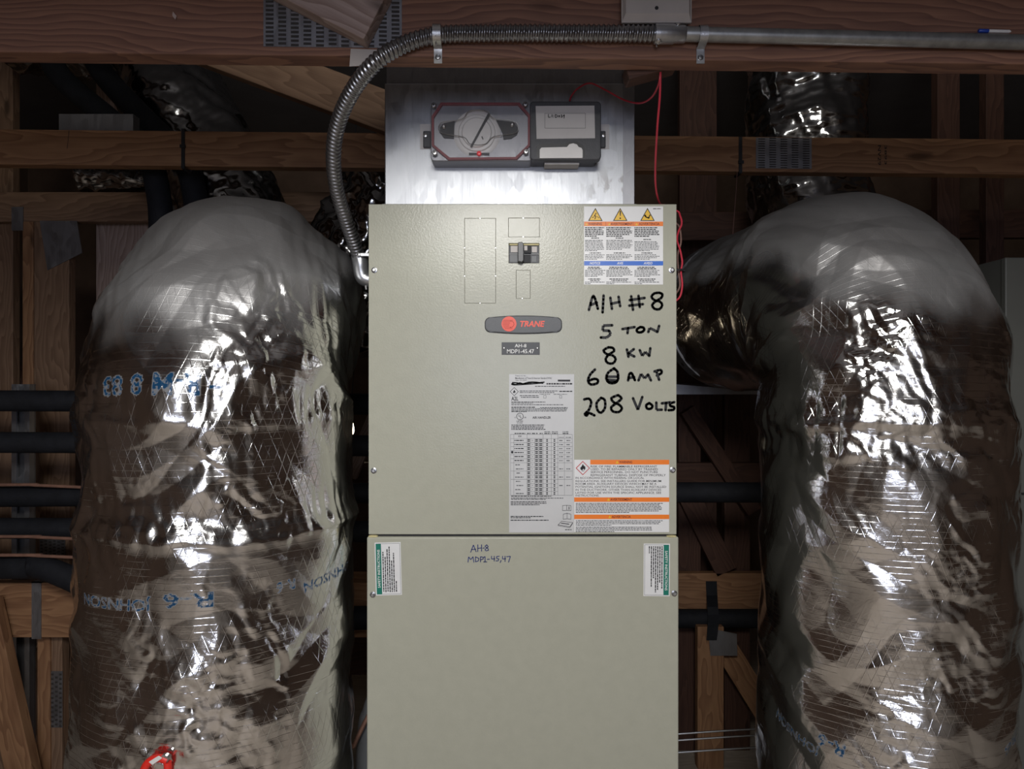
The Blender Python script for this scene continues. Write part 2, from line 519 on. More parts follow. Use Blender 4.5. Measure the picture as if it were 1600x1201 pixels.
# front truss: bottom chord above the air handler, one web end, plates
YT = 1.20
a, b = span(0, -20, 1600, 0, YT)
CH = 0.21                                             # chord height (three-ply header)
zl, zr = W(0, 81, YT), W(1600, 100, YT)
kk = (zr.z - zl.z) / (zr.x - zl.x)
def chord_z(x): return zl.z + kk * (x - zl.x)
chord = timber('truss_chord', (XL, YT, chord_z(XL) + CH / 2), (XR, YT, chord_z(XR) + CH / 2), CH, 0.042, M['wood_front'],
               'reddish-brown overhead truss beam carrying the flexible steel conduit', 'beam')
YA = YT - 0.61
timber('truss_chord', (XL, YA, chord_z(0) + 0.045 + CH / 2), (XR, YA, chord_z(0) + 0.045 + CH / 2), CH, 0.042, M['wood_front'],
       'overhead truss beam one bay nearer the lamp than the conduit beam', 'beam')
web = timber('truss_web', W(588, 22, YT - 0.036), W(-1170, -877, YT - 0.036), 0.088, 0.036, M['dust_wood'],
             'dusty diagonal wooden web ending on the slotted steel plate of the overhead beam', 'beam')
nail_plate('truss_plate', 412, 628, -62, 73, YT, 11, 20, kk, 'large slotted galvanised truss plate under the dusty diagonal wooden web')
MB().add([W(546, 104, YT - 0.001), W(548, 76, YT - 0.001), W(598, 78, YT - 0.001), W(596, 100, YT - 0.001),
          W(546, 104, YT), W(548, 76, YT), W(598, 78, YT), W(596, 100, YT)],
         [(3, 2, 1, 0), (4, 5, 6, 7), (0, 1, 5, 4), (1, 2, 6, 5), (2, 3, 7, 6), (3, 0, 4, 7)]).build('paint_smear', M['beige_plastic'], chord)
ch = MB().add([W(270, 18, YT - 0.004), W(276, 25, YT - 0.003), W(274, 31, YT - 0.003), W(269, 24, YT - 0.004), W(272, 24, YT)],
              [(0, 1, 4), (1, 2, 4), (2, 3, 4), (3, 0, 4), (0, 3, 2, 1)]).build('wood_splinter', M['dust_wood'], chord)

# second truss, behind the plenum
Y2 = 1.95
zl2, zr2 = W(0, 229, Y2), W(1600, 245, Y2)
k2 = (zr2.z - zl2.z) / (zr2.x - zl2.x)
def chord2_z(x): return zl2.z + k2 * (x - zl2.x)
rear = timber('truss_chord', (XL, Y2, chord2_z(XL)), (XR, Y2, chord2_z(XR)), 0.092, 0.038, M['wood_chord'],
              'orange-brown rear truss beam passing behind the sheet-metal plenum', 'beam')
timber('truss_web', W(680, 202, Y2 - 0.039), W(-670, -304, Y2 - 0.039), 0.103, 0.039, M['wood_dim'],
       'diagonal brown wooden web rising from the rear beam behind the curved conduit', 'beam')
timber('wood_block', W(980, 113, YT + 0.043), W(1056, 92, YT + 0.043), 0.024, 0.04, M['wood_red'],
       'short wooden block under the overhead beam where the red wires hang', 'block')
nail_plate('truss_plate', 1181, 1268, 215, 263, Y2, 5, 13, k2, 'small slotted truss plate on the rear beam before the upright foil duct', slot=(0.6, 0.22))

# ------------------------------------------------------------------ lettering tools (all on one plane facing the camera)
_tc = {}
def glyphs(txt, bold=0.0, shear=0.0):
    """vertices (n, 2) and faces of a line of text, scaled into a 1 x 1 box"""
    key = (txt, bold, shear)
    if key in _tc: return _tc[key]
    cu = bpy.data.curves.new('t', 'FONT')
    cu.body = txt; cu.offset = bold; cu.shear = shear; cu.resolution_u = 2; cu.fill_mode = 'FRONT'
    ob = bpy.data.objects.new('t', cu)
    me = bpy.data.meshes.new_from_object(ob)
    v = np.array([w.co[:2] for w in me.vertices]); f = [tuple(p.vertices) for p in me.polygons]
    bpy.data.objects.remove(ob); bpy.data.curves.remove(cu); bpy.data.meshes.remove(me)
    lo = v.min(0); hi = v.max(0)
    v = (v - lo) / np.maximum(hi - lo, 1e-6)
    _tc[key] = (v, f)
    return _tc[key]


class Sheet:
    """flat print in picture pixels on the plane y = Y, optionally turned by deg about a pixel"""
    def __init__(self, Y, deg=0.0, piv=(0, 0)):
        self.Y = Y; self.d = math.radians(deg); self.piv = piv; self.mb = {}; self.rnd = random.Random(3)

    def pt(self, px, py, y):
        dx, dy = px - self.piv[0], py - self.piv[1]
        c, s = math.cos(self.d), math.sin(self.d)
        q = W(self.piv[0] + dx * c - dy * s, self.piv[1] + dx * s + dy * c, self.Y)
        return (q.x, y, q.z)

    def get(self, key): return self.mb.setdefault(key, MB())

    def poly(self, key, pts, lift):
        n = len(pts)
        ar = sum(pts[i][0] * pts[(i + 1) % n][1] - pts[(i + 1) % n][0] * pts[i][1] for i in range(n))
        if ar > 0: pts = pts[::-1]
        self.get(key).add([self.pt(p[0], p[1], self.Y - lift) for p in pts], [tuple(range(n))])

    def rect(self, key, x0, y0, x1, y1, lift):
        self.poly(key, [(x0, y0), (x1, y0), (x1, y1), (x0, y1)], lift)

    def frame(self, key, x0, y0, x1, y1, w, lift):
        self.rect(key, x0, y0, x1, y0 + w, lift); self.rect(key, x0, y1 - w, x1, y1, lift)
        self.rect(key, x0, y0 + w, x0 + w, y1 - w, lift); self.rect(key, x1 - w, y0 + w, x1, y1 - w, lift)

    def text(self, key, txt, x0, y0, x1, y1, lift, bold=0.0, shear=0.0, turn=0):
        v, f = glyphs(txt, bold, shear)
        out = []
        for a, b in v:
            if turn == 0: p = (x0 + a * (x1 - x0), y1 - b * (y1 - y0))
            elif turn == 90: p = (x1 - (1 - 0) * (x1 - x0) + (1 - b) * (x1 - x0), y1 - a * (y1 - y0))     # reads upwards
            else: p = (x0 + b * (x1 - x0), y0 + a * (y1 - y0))                                            # reads downwards
            out.append(self.pt(p[0], p[1], self.Y - lift))
        self.get(key).add(out, f)

    def words(self, key, x0, x1, y, h, lift, turn=0):
        """a line of print too small to read: word-long bars"""
        x = x0
        while x < x1 - 0.5:
            w = min(self.rnd.uniform(1.2, 5.5), x1 - x)
            if turn == 0: self.rect(key, x, y, x + w, y + h, lift)
            else: self.rect(key, y, x, y + h, x + w, lift)
            x += w + 0.75

    def para(self, key, x0, x1, y0, y1, pitch, h, lift, ragged=0.2, turn=0, last=0.6):
        y = y0
        while y < y1:
            r = self.rnd.uniform(0, ragged)
            if y + pitch >= y1: r = 1 - last
            self.words(key, x0, x0 + (x1 - x0) * (1 - r), y, h, lift, turn)
            y += pitch

    def strokes(self, key, lines, width, lift, sx=1.0, ox=0, oy=0, smooth=True):
        for ln in lines:
            pts = [Vector((ox + p[0] / sx, oy + p[1] / sx, 0)) for p in ln]
            if smooth and len(pts) > 2: pts = catmull(pts, 6)
            w = width / 2
            for i in range(len(pts) - 1):
                d = pts[i + 1] - pts[i]
                if d.length < 1e-6: continue
                n = Vector((-d.y, d.x, 0)).normalized() * w
                a, b = pts[i], pts[i + 1]
                self.poly(key, [(a + n)[:2], (b + n)[:2], (b - n)[:2], (a - n)[:2]], lift)
            for q in pts[::3] + [pts[-1]]:
                self.poly(key, [(q.x + w * math.cos(t * math.pi / 5), q.y + w * math.sin(t * math.pi / 5)) for t in range(10)], lift)

    def build(self, key, name, mat, parent):
        o = self.mb[key].build(name, mat, parent)
        if name in ('small_print', 'bold_print', 'emblem_stripes'): o['kind'] = 'stuff'
        return o


def card(name, Y, px0, py0, px1, py1, mat, parent, thick=0.0004, deg=0, piv=(0, 0)):
    s = Sheet(Y, deg, piv)
    c = [s.pt(px0, py1, Y - thick), s.pt(px1, py1, Y - thick), s.pt(px1, py0, Y - thick), s.pt(px0, py0, Y - thick)]
    back = [(p[0], Y + 0.0004, p[2]) for p in c]
    return MB().add(c + back, [(0, 1, 2, 3), (7, 6, 5, 4), (0, 4, 5, 1), (1, 5, 6, 2), (2, 6, 7, 3), (3, 7, 4, 0)]).build(name, mat, parent)


# ------------------------------------------------------------------ air handler
FY = 1.444
ZBOT = 0.10
ah = empty('air_handler', (0.02, 1.7, 0), 'grey-green upright air handler cabinet with handwritten ratings between two foil ducts', 'air handler')
cl, cr = W(576, 0, FY).x, W(1057, 0, FY).x
ztop, zup = W(0, 319, FY).z, W(0, 834.5, FY).z
MB().box(cl + 0.003, cr - 0.003, FY + 0.022, 1.92, ZBOT, ztop - 0.002).build('cabinet_shell', M['enamel_dark'], ah, bevel=0.003)
MB().box(cl + 0.02, cr - 0.02, FY + 0.05, 1.90, 0.0, ZBOT).build('base_frame', M['galv_plain'], ah)


def holed_plate(x0, x1, z0, z1, y0, y1, holes):
    xs = sorted({x0, x1, *[h[0] for h in holes], *[h[1] for h in holes]})
    zs = sorted({z0, z1, *[h[2] for h in holes], *[h[3] for h in holes]})
    def solid(i, j):
        if i < 0 or j < 0 or i >= len(xs) - 1 or j >= len(zs) - 1: return False
        cx = (xs[i] + xs[i + 1]) / 2; cz = (zs[j] + zs[j + 1]) / 2
        return not any(h[0] < cx < h[1] and h[2] < cz < h[3] for h in holes)
    vid = {}; mb = MB()
    def v(i, j, y):
        k = (i, j, y)
        if k not in vid:
            vid[k] = len(mb.v); mb.v.append((xs[i], y, zs[j]))
        return vid[k]
    for i in range(len(xs) - 1):
        for j in range(len(zs) - 1):
            if not solid(i, j): continue
            mb.f.append((v(i, j, y0), v(i + 1, j, y0), v(i + 1, j + 1, y0), v(i, j + 1, y0)))
            mb.f.append((v(i, j, y1), v(i, j + 1, y1), v(i + 1, j + 1, y1), v(i + 1, j, y1)))
            for (di, dj, e) in ((-1, 0, ((i, j), (i, j + 1))), (1, 0, ((i + 1, j + 1), (i + 1, j))), (0, -1, ((i + 1, j), (i, j))), (0, 1, ((i, j + 1), (i + 1, j + 1)))):
                if not solid(i + di, j + dj):
                    (a, b), (c, d) = e
                    mb.f.append((v(a, b, y0), v(c, d, y0), v(c, d, y1), v(a, b, y1)))
    return mb


def hole(px0, px1, py0, py1):
    a = W(px0, py1, FY); b = W(px1, py0, FY)
    return (a.x, b.x, a.z, b.z)

kos = [(726, 774.5, 341, 473.5), (794.5, 843, 340.5, 370), (806.5, 828.5, 422, 466)]
brk = (795, 842.5, 380, 411)
holes = [hole(*k) for k in kos] + [hole(*brk)]
up = holed_plate(cl, cr, zup, ztop, FY, FY + 0.018, holes).build('upper_panel', M['enamel'], ah, bevel=0.0012)
for k in kos:
    a = hole(*k)
    g = 0.00045
    MB().box(a[0] + g, a[1] - g, FY + 0.0005, FY + 0.003, a[2] + g, a[3] - g).build('knockout', M['enamel'], up)
for px, py in ((750, 341), (750, 473.5), (726, 387), (726, 431), (774.5, 387), (774.5, 431), (817.5, 340.5), (817.5, 370), (816, 466)):
    p = W(px, py, FY); MB().lathe([(0.0014, 0), (0.0010, 0.0004)], (p.x, FY + 0.0004, p.z), (0, -1, 0), 8).build('knockout_tab', M['steel'], up)
ll, lr = W(573.5, 0, FY).x, W(1060, 0, FY).x
zlo = W(0, 838, FY).z
low = MB().box(ll, lr, FY - 0.003, FY + 0.02, ZBOT - 0.005, zlo).build('lower_panel', M['enamel'], ah, bevel=0.0035, seg=3)
gk = MB(); gk.box(cl + 0.002, cr - 0.002, FY + 0.004, FY + 0.02, zlo - 0.004, zup + 0.002)
gk.build('panel_seam_gasket', M['black_metal'], ah)
for px in (583, 1049):
    p = W(px, 838, FY)
    f = MB().lathe([(0.004, -0.009), (0.0065, -0.004), (0.0068, 0.003), (0.005, 0.009)], (p.x, FY + 0.003, p.z), (1, 0, 0), 10)
    f.v = [(x, y, p.z + (z - p.z) * 0.38) for x, y, z in f.v]
    f.build('foam_seal', M['foam'], ah, smooth=True)
for px, py in ((585, 422), (1049.5, 422), (584, 735), (1051, 734), (583, 928), (1053, 926)):
    y0 = FY if py < 838 else FY - 0.003
    p = W(px, py, FY)
    sc = MB().lathe([(0.0058, 0), (0.0058, 0.0008), (0.0040, 0.0014)], (p.x, y0 + 0.0003, p.z), (0, -1, 0), 20).build('panel_screw', M['steel_dark'], ah, smooth=True)
    hx = MB().lathe([(0.0036, 0), (0.0036, 0.0042), (0.0028, 0.0048)], (p.x, y0 - 0.0008, p.z), (0, -1, 0), 6).build('hex_head', M['steel'], sc)

# circuit breaker in its window
cb = MB().pbox(795.3, 842.2, 380.3, 410.7, FY + 0.006, 0.014).build('circuit_breaker', M['housing'], ah)
MB().pbox(798, 812, 384, 394, FY + 0.0052, 0.001).build('breaker_label', M['beige_plastic'], cb)
MB().pbox(797, 811, 398, 409, FY + 0.0052, 0.001).build('breaker_label', M['grey_pvc'], cb)
MB().pbox(831, 839, 385, 394, FY + 0.0052, 0.001).build('breaker_label', M['beige_plastic'], cb)
MB().pbox(831, 838, 400, 409, FY + 0.0052, 0.001).build('breaker_label', M['grey_pvc'], cb)
MB().pbox(796, 842, 380.4, 383, FY + 0.003, 0.004).build('brass_bus', M['foam'], cb)
MB().pbox(796, 842, 395.3, 397.8, FY + 0.0045, 0.002).build('pole_divider', M['black'], cb)
MB().pbox(819, 830, 383, 395, FY - 0.001, 0.01).build('switch_well', M['black_metal'], cb)
MB().pbox(819, 824, 384, 391, FY - 0.002, 0.004).build('switch_marker', M['beige_plastic'], cb)
MB().pbox(818, 829, 398, 410, FY - 0.001, 0.01).build('switch_well', M['black_metal'], cb)
hp = [W(px, py, FY) for px, py in ((809, 381), (815, 379.5), (818, 383), (818, 409), (815, 411.5), (809, 410))]
MB().prism([(p.x, p.z) for p in hp], FY - 0.016, FY + 0.008).build('toggle_bar', M['black'], cb, bevel=0.001)

# brand badge
def badge_outline(x0, x1, y0, y1, sag, n=14):
    cy = (y0 + y1) / 2; h = (y1 - y0) / 2 - sag; r = 8.5
    pts = []
    def corner(cx, cyy, a0, rr):
        for k in range(7):
            t = math.radians(a0 + k * 15); pts.append((cx + rr * math.cos(t), cyy + rr * math.sin(t)))
    for k in range(n + 1):                                     # top edge, bulging upwards
        t = k / n; pts.append((x0 + r + t * (x1 - x0 - 2 * r), cy - h - sag * (1 - (2 * t - 1) ** 2)))
    corner(x1 - r, cy - h + r, -90, r); corner(x1 - r, cy + h - r, 0, r)
    for k in range(n + 1):
        t = k / n; pts.append((x1 - r - t * (x1 - x0 - 2 * r), cy + h + sag * (1 - (2 * t - 1) ** 2)))
    corner(x0 + r, cy + h - r, 90, r); corner(x0 + r, cy - h + r, 180, r)
    return pts
def px_prism(pts, y0, y1, Yref=FY):
    q = [W(p[0], p[1], Yref) for p in pts]
    return MB().prism([(p.x, p.z) for p in q], y0, y1)
bd = px_prism(badge_outline(757.5, 878, 493, 521.5, 2.6), FY - 0.004, FY + 0.001).build('brand_badge', M['badge_rim'], ah, bevel=0.0015)
px_prism(badge_outline(759.3, 876.3, 494.6, 519.6, 2.4), FY - 0.0048, FY - 0.003).build('badge_face', M['badge'], bd)
cx, cy, rr = 795.3, 506.2, 11.7
px_prism([(cx + rr * math.cos(t * math.pi / 20), cy + rr * math.sin(t * math.pi / 20)) for t in range(40)], FY - 0.0056, FY - 0.004).build('round_emblem', M['brand_red'], bd)
sh = Sheet(FY)
for i, (x0, x1) in enumerate(((786.5, 801.5), (785.5, 797), (785.5, 797), (785.5, 796), (786, 796), (787, 799), (789, 801))):
    y = 500.2 + i * 2.15
    sh.rect('g', x0, y, x1, y + 0.7, 0.0058)
sh.strokes('g', [[(797, 502), (801.5, 503), (803, 507), (800.5, 511), (797, 512)]], 0.7, 0.0058)
sh.text('t', 'TRANE', 812.5, 501.4, 851, 510.8, 0.0052, 0.035, 0.22)
sh.build('g', 'emblem_stripes', M['brand_dark'], bd); sh.build('t', 'brand_lettering', M['brand_red'], bd)

# engraved name plate
ep = MB().pbox(783.8, 843.3, 534.6, 553.8, FY - 0.0016, 0.002).build('engraved_plate', M['black'], ah, bevel=0.0003)
sh = Sheet(FY)
sh.text('t', 'AH-8', 804.3, 537.2, 822.5, 542.6, 0.0019, 0.008); sh.text('t', 'MDP1-45.47', 792.2, 545.5, 834.5, 551.8, 0.0019, 0.008)
sh.build('t', 'engraved_lettering', M['white_ink'], ep)
for px in (787.6, 839.8):
    p = W(px, 544, FY)
    MB().lathe([(0.0026, 0), (0.0024, 0.001), (0.0012, 0.0016)], (p.x, FY - 0.0014, p.z), (0, -1, 0), 12).build('plate_screw', M['steel'], ep, smooth=True)

# three-language hazard label
L1, L2, L3 = 0.0007, 0.0009, 0.0011
hz = card('hazard_label', FY, 912.5, 322.5, 1036, 444.5, M['paper'], ah)
sh = Sheet(FY)
sh.rect('or', 912.7, 346.2, 1036, 353.2, L1); sh.rect('bl', 912.7, 407.8, 1036, 414.7, L1)
def tri(key, cx, top, bot, hw, lift): sh.poly(key, [(cx, top), (cx + hw, bot), (cx - hw, bot)], lift)
for cx in (930.2, 969, 1011.6):
    tri('ink', cx, 324.8, 345.0, 11.3, L1); tri('ye', cx, 327.2, 344.0, 9.3, L2)
    tri('ye', cx - (17 if cx != 930.2 else 14), 348, 352, 2.0, L2)
sh.poly('ink', [(968, 329.5), (970.2, 329.5), (969.6, 337.5), (968.5, 337.5)], L3)
sh.poly('ink', [(969 + 1.3 * math.cos(t * .785), 341 + 1.3 * math.sin(t * .785)) for t in range(8)], L3)
sh.strokes('ink', [[(931.5, 333), (928.5, 337.5), (931.2, 337.8), (929.5, 342)]], 1.2, L3, smooth=False)
sh.strokes('ink', [[(925, 340), (928, 339)], [(933, 338.5), (936, 340.5)]], 0.8, L3)
sh.strokes('ink', [[(1007, 337), (1010, 339.5), (1014, 340.5)], [(1013, 341), (1015.5, 336)], [(1008, 336), (1009, 338)]], 1.7, L3)
sh.text('ma', 'WARNING', 919, 347.8, 940.5, 351.8, L2, 0.02); sh.text('ma', 'AVERTISSEMENT', 954, 347.8, 988.5, 351.8, L2, 0.02)
sh.text('ma', 'ADVERTENCIA', 998, 347.8, 1030.5, 351.8, L2, 0.02)
sh.text('wh1', 'NOTICE', 921.5, 409.2, 938, 413.2, L2, 0.02, 0.2); sh.text('wh2', 'AVIS', 963.7, 409.2, 973.7, 413.2, L2, 0.02, 0.2)
sh.text('wh3', 'AVISO', 1005.5, 409.2, 1019.3, 413.2, L2, 0.02, 0.2)
sh.rect('ma', 946.3, 346.4, 946.7, 353, L2); sh.rect('ma', 989.7, 346.4, 990.1, 353, L2)
for i, (x0, x1) in enumerate(((914, 945.5), (947.2, 988.5), (991.3, 1031))):
    o = (0, 0, 2.2)[i]
    sh.para('ink', x0, x1, 355.0, 368.4 + o, 2.65, 1.5, L1, 0.15)
    sh.words('ink', (x0 + x1) / 2 - 6, (x0 + x1) / 2 + 6, 371.3 + o, 1.3, L1)
    sh.para('gr', x0, x1, 375.0 + o, 392 + (0, -2, 0)[i], 2.3, 1.05, L1, 0.12)
    sh.words('ink', (x0 + x1) / 2 - 9, (x0 + x1) / 2 + 9, 394.5, 1.3, L1)
    sh.para('gr', x0, x1, 397.5, 405.8, 2.3, 1.0, L1, 0.15)
    sh.words('ink', x0 + 5, x1 - 8, 416.7, 1.4, L1); sh.words('ink', x0 + 4, x1 - 6, 419.1, 1.4, L1)
    sh.para('gr', x0, x1 + 1, 421.8, 432.2, 2.3, 1.05, L1, 0.15)
    sh.words('ink', x0 + 5, x1 - 7, 435.2, 1.4, L1); sh.words('ink', x0 + 8, x1 - 9, 437.7, 1.2, L1)
    sh.para('gr', x0, x1, 440.2, 444, 2.3, 1.0, L1, 0.1, 0, 0.3)
sh.words('gr', 1020.5, 1033, 325.5, 1.2, L1)
for k, nm, mt in (('or', 'orange_band', 'orange'), ('bl', 'blue_band', 'blue'), ('ye', 'yellow_triangles', 'yellow'), ('ma', 'band_lettering', 'maroon'),
                  ('wh1', 'notice_lettering', 'white_ink'), ('wh2', 'notice_lettering', 'white_ink'), ('wh3', 'notice_lettering', 'white_ink'), ('ink', 'bold_print', 'ink'), ('gr', 'small_print', 'ink_grey')):
    sh.build(k, nm, M[mt], hz)

# rating label
rl = card('rating_label', FY, 795.5, 584.5, 897, 831.5, M['paper_grey'], ah)
sh = Sheet(FY)
sh.text('ink', 'Trane U.S. Inc.', 805, 585.8, 822, 587.8, L1, 0.005)
sh.text('ink', 'Manufacturer of Trane & American Standard HVAC', 805, 589, 862.5, 592, L1, 0.008)
sh.text('ink', 'Tyler, TX 75707', 805, 593, 822.8, 595.4, L1, 0.005)
sh.rect('ink', 871.5, 593, 891, 595.8, L1)
sh.strokes('ink', [[(800, 599), (806, 600.5), (812, 598), (818, 599.8), (825, 598.5), (832, 597), (840, 597.8), (850, 596.8)],
                   [(801, 597.5), (808, 598), (816, 599.5), (826, 597), (838, 597), (848, 598.5)], [(799.5, 600), (805, 601), (830, 599.5), (846, 598)]], 2.0, L2)
sh.words('ink', 854, 894, 598.3, 2.2, L1); sh.words('gr', 836, 884, 602.7, 1.2, L1)
for r, k, l in ((6.9, 'ink', L1), (5.9, 'wh', L2)):
    sh.poly(k, [(803.5, 611.6 - r), (803.5 + r, 611.6), (803.5, 611.6 + r), (803.5 - r, 611.6)], l)
flame = [(0, -3.4), (1.0, -1.6), (2.1, -0.9), (2.3, 1.2), (1.2, 2.9), (0.6, 1.0), (-0.5, 2.9), (-1.9, 2.2), (-2.3, 0.3), (-1.2, -1.0)]
sh.poly('ink', [(803.5 + x * 0.8, 611.6 + y * 0.9) for x, y in flame], L3)
sh.text('ink', 'A2L', 799, 619.3, 809.8, 625.6, L1, 0.02)
sh.words('gr', 812, 872, 610, 1.2, L1); sh.words('gr', 812, 866, 612.4, 1.2, L1); sh.words('ink', 874, 894, 610.4, 1.6, L1)
sh.words('gr', 812, 842, 617.2, 1.3, L1); sh.words('gr', 814, 842, 619.8, 1.3, L1)
sh.frame('gr', 849, 617.5, 853.5, 622, 0.5, L1); sh.frame('gr', 874, 617.5, 878, 622, 0.5, L1)
sh.words('gr', 843, 860, 615.3, 0.9, L1); sh.words('gr', 865, 886, 615.3, 0.9, L1)
sh.words('ink', 799, 852, 627.3, 1.2, L1); sh.words('gr', 799, 833, 629.3, 1.0, L1); sh.words('gr', 799, 880, 631.5, 1.2, L1)
sh.words('ink', 799, 836, 635.3, 1.4, L1); sh.words('gr', 844, 888, 636, 1.2, L1)
sh.para('gr', 799, 889, 637.6, 642, 1.9, 1.1, L1, 0.05, 0, 0.95); sh.words('gr', 799, 823, 642.4, 1.1, L1)
cxy = [(812.4 + 5.2 * math.cos(t * math.pi / 12), 650.3 + 5.2 * math.sin(t * math.pi / 12)) for t in range(25)]
sh.strokes('ink', [cxy], 0.8, L1, smooth=False)
sh.text('ink', 'U', 810, 647.2, 812.6, 650.8, L1, 0.015); sh.text('ink', 'L', 812.8, 649.5, 815, 653, L1, 0.015)
sh.text('ink', 'C', 804.2, 650.8, 806, 653, L1, 0.02); sh.text('ink', 'US', 818.6, 650.8, 822, 653, L1, 0.02)
sh.text('ink', 'LISTED', 807.3, 656.6, 817.3, 658.8, L1, 0.02); sh.words('gr', 807.5, 817.5, 660, 0.9, L1)
sh.text('ink', 'AIR HANDLER', 832, 650.2, 860.7, 653.9, L1, 0.02)
sh.para('ink', 799, 855, 663.2, 671, 2.25, 1.2, L1, 0.12, 0, 0.95)
sh.text('ink', 'KW', 810, 680, 815, 682.8, L1, 0.02)
for x0, x1 in ((804, 821), (823.5, 829), (831, 836), (837.5, 840), (843, 848), (850.5, 860), (862, 871.5), (879, 888)): sh.words('ink', x0, x1, 676.2, 1.4, L1)
for x0, x1 in ((850.5, 860), (862, 871.5), (879, 888), (873, 881), (884, 892)): sh.words('gr', x0, x1, 673.8 if x0 not in (873, 884) else 682.5, 1.1, L1)
cols = (797.6, 802.7, 823.3, 829, 835.3, 841.5, 848.3, 861.2, 871.4, 881.8, 894)
for x in cols: sh.rect('gr', x, 678.2 if x not in (829, 835.3, 841.5) else 684.8, x + 0.35, 773.5, L1)
rows = [678.2, 684.8, 691.2, 697.4, 703.6, 709.9, 716.1, 722.6, 729, 735.5, 741.8, 748.4, 754.9, 761.3, 767.4, 773.3]
for i, y in enumerate(rows):
    full = i in (0, 1, 2, 3, 4, 5, 6, 7, 9, 11, 15)
    sh.rect('gr', 797.6 if full else 823.3, y, 894.3 if full else 871.4, y + 0.35, L1)
for i, y in enumerate(rows[1:-1]):
    y0, y1 = y + 1.0, y + 3.7
    for x0, x1 in ((824.3, 828), (836.3, 840.5), (842.5, 847.3), (853.5, 856), (865, 867.5)):
        sh.rect('ink', x0, y0, x1, y0 + 1.5, L1); sh.rect('ink', x0, y1 - 0.3, x1, y1 + 1.3, L1)
    sh.rect('gr', 831.5, y + 2.6, 832.6, y + 3.7, L1)
    if i < 6: sh.words('ink', 803.8, 818, y + 2.3, 1.5, L1)
    else: sh.words('gr', 805 + (i % 3), 813 + (i % 2) * 5, y + 2.6, 1.4, L1)
    if i < 6 or i in (7, 9, 11):
        sh.words('gr', 873.6, 879.6, y + 2.6, 1.3, L1); sh.words('gr', 885, 891, y + 2.6, 1.3, L1)
sh.poly('ink', [(800.3 + 1.9 * math.cos(t * .628), 706.2 + 2.1 * math.sin(t * .628)) for t in range(10)], L2)
sh.words('ink', 798.5, 862, 774.2, 1.3, L1); sh.words('gr', 798.5, 881, 777.3, 1.2, L1); sh.words('gr', 798.5, 853, 779.2, 1.2, L1)
sh.para('ink', 798, 858, 783, 789.5, 2.3, 1.2, L1, 0.1, 0, 0.75)
sh.words('ink', 797.8, 849, 805.8, 1.4, L1); sh.words('ink', 797.8, 829, 808, 1.2, L1); sh.words('ink', 797.8, 857, 811.6, 1.4, L1)
sh.words('ink', 883, 893, 826.5, 1.2, L1)
sh.strokes('ink', [[(879, 789.5), (885.5, 789), (892, 789.5), (892, 797.5), (885.5, 797), (879, 797.5), (879, 789.5)], [(885.5, 789), (885.5, 797)],
                   [(880, 811), (880, 803), (886, 801.5), (892, 803), (892, 811), (886, 810), (880, 811)], [(886, 801.5), (886, 810)],
                   [(872, 819.5), (877.5, 814), (895, 816), (890.5, 822.5), (872, 819.5)], [(872, 819.5), (872, 820.8), (890.5, 824), (894.8, 817)]], 0.6, L1, smooth=False)
sh.strokes('ink', [[(889, 791.5), (889, 795.5)], [(877, 817), (889, 818.5)]], 1.2, L1)
for k, nm, mt in (('ink', 'bold_print', 'ink'), ('gr', 'small_print', 'ink_grey'), ('wh', 'flame_diamond', 'paper_grey')): sh.build(k, nm, M[mt], rl)

# refrigerant label
rf = card('refrigerant_label', FY, 897.3, 718, 1045.4, 831, M['paper'], ah, 0.0005)
sh = Sheet(FY)
for k_, y0, y1, x0 in (('orW', 718, 725.4, 922.2), ('orA', 776.7, 783.7, 897.2), ('orD', 803.6, 810.6, 897.2)):
    sh.rect(k_, x0, y0, 1045.5, y1, L1)
for s_, x0, x1, y in (('WARNING', 967.2, 987.6, 719.6), ('AVERTISSEMENT', 953.6, 987.4, 778), ('ADVERTENCIA', 955.7, 985.6, 805)):
    sh.text('ma' + s_, s_, x0, y, x1, y + 3.9, L2, 0.02)
    sh.poly('ye' + s_, [(x0 - 3, y - 0.2), (x0 - 0.7, y + 4), (x0 - 5.3, y + 4)], L2)
for r, k, l in ((11.2, 'rd', L1), (9.6, 'wh', L2)):
    sh.poly(k, [(910.6, 731 - r), (910.6 + r, 731), (910.6, 731 + r), (910.6 - r, 731)], l)
sh.poly('ink', [(910.6 + x * 1.75, 730 + y * 1.6) for x, y in flame], L3)
sh.rect('ink', 908.6, 735.2, 912.6, 735.9, L3)
for i, (s_, x1, y) in enumerate((('RISK OF FIRE. FLAMMABLE REFRIGERANT', 1026.5, 728.5), ('USED. TO BE REPAIRED ONLY BY TRAINED', 1027.7, 732.8),
        ('SERVICE PERSONNEL. DO NOT PUNCTURE', 1027.7, 737.2), ('REFRIGERANT TUBING. DISPOSE OF PROPERLY', 1040.2, 742), ('IN ACCORDANCE WITH FEDERAL OR LOCAL', 1006.4, 746.3),
        ('REGULATIONS. SEE INSTALLERS GUIDE FOR MINIMUM', 1033, 751.2), ('ROOM AREA. AUXILIARY DEVICES WHICH MAY BE A', 1025.7, 755.6),
        ('POTENTIAL IGNITION SOURCE SHALL NOT BE INSTALLED', 1040.8, 760.2), ('IN THE DUCTWORK. OTHER THAN AUXILIARY DEVICES', 1033, 764.9),
        ('LISTED FOR USE WITH THE SPECIFIC APPLIANCE. SEE', 1033, 769.5), ('INSTRUCTIONS.', 936.3, 773.8))):
    sh.text('ink', s_, 922.8 if i < 4 else 899.3, y - 1.65, x1, y + 1.65, L1, 0.004)
sh.para('gr', 899.5, 1039, 785.5, 801.5, 2.35, 1.25, L1, 0.08, 0, 0.6)
sh.para('gr', 899.5, 1039, 812.5, 821, 2.35, 1.2, L1, 0.08, 0, 0.4)
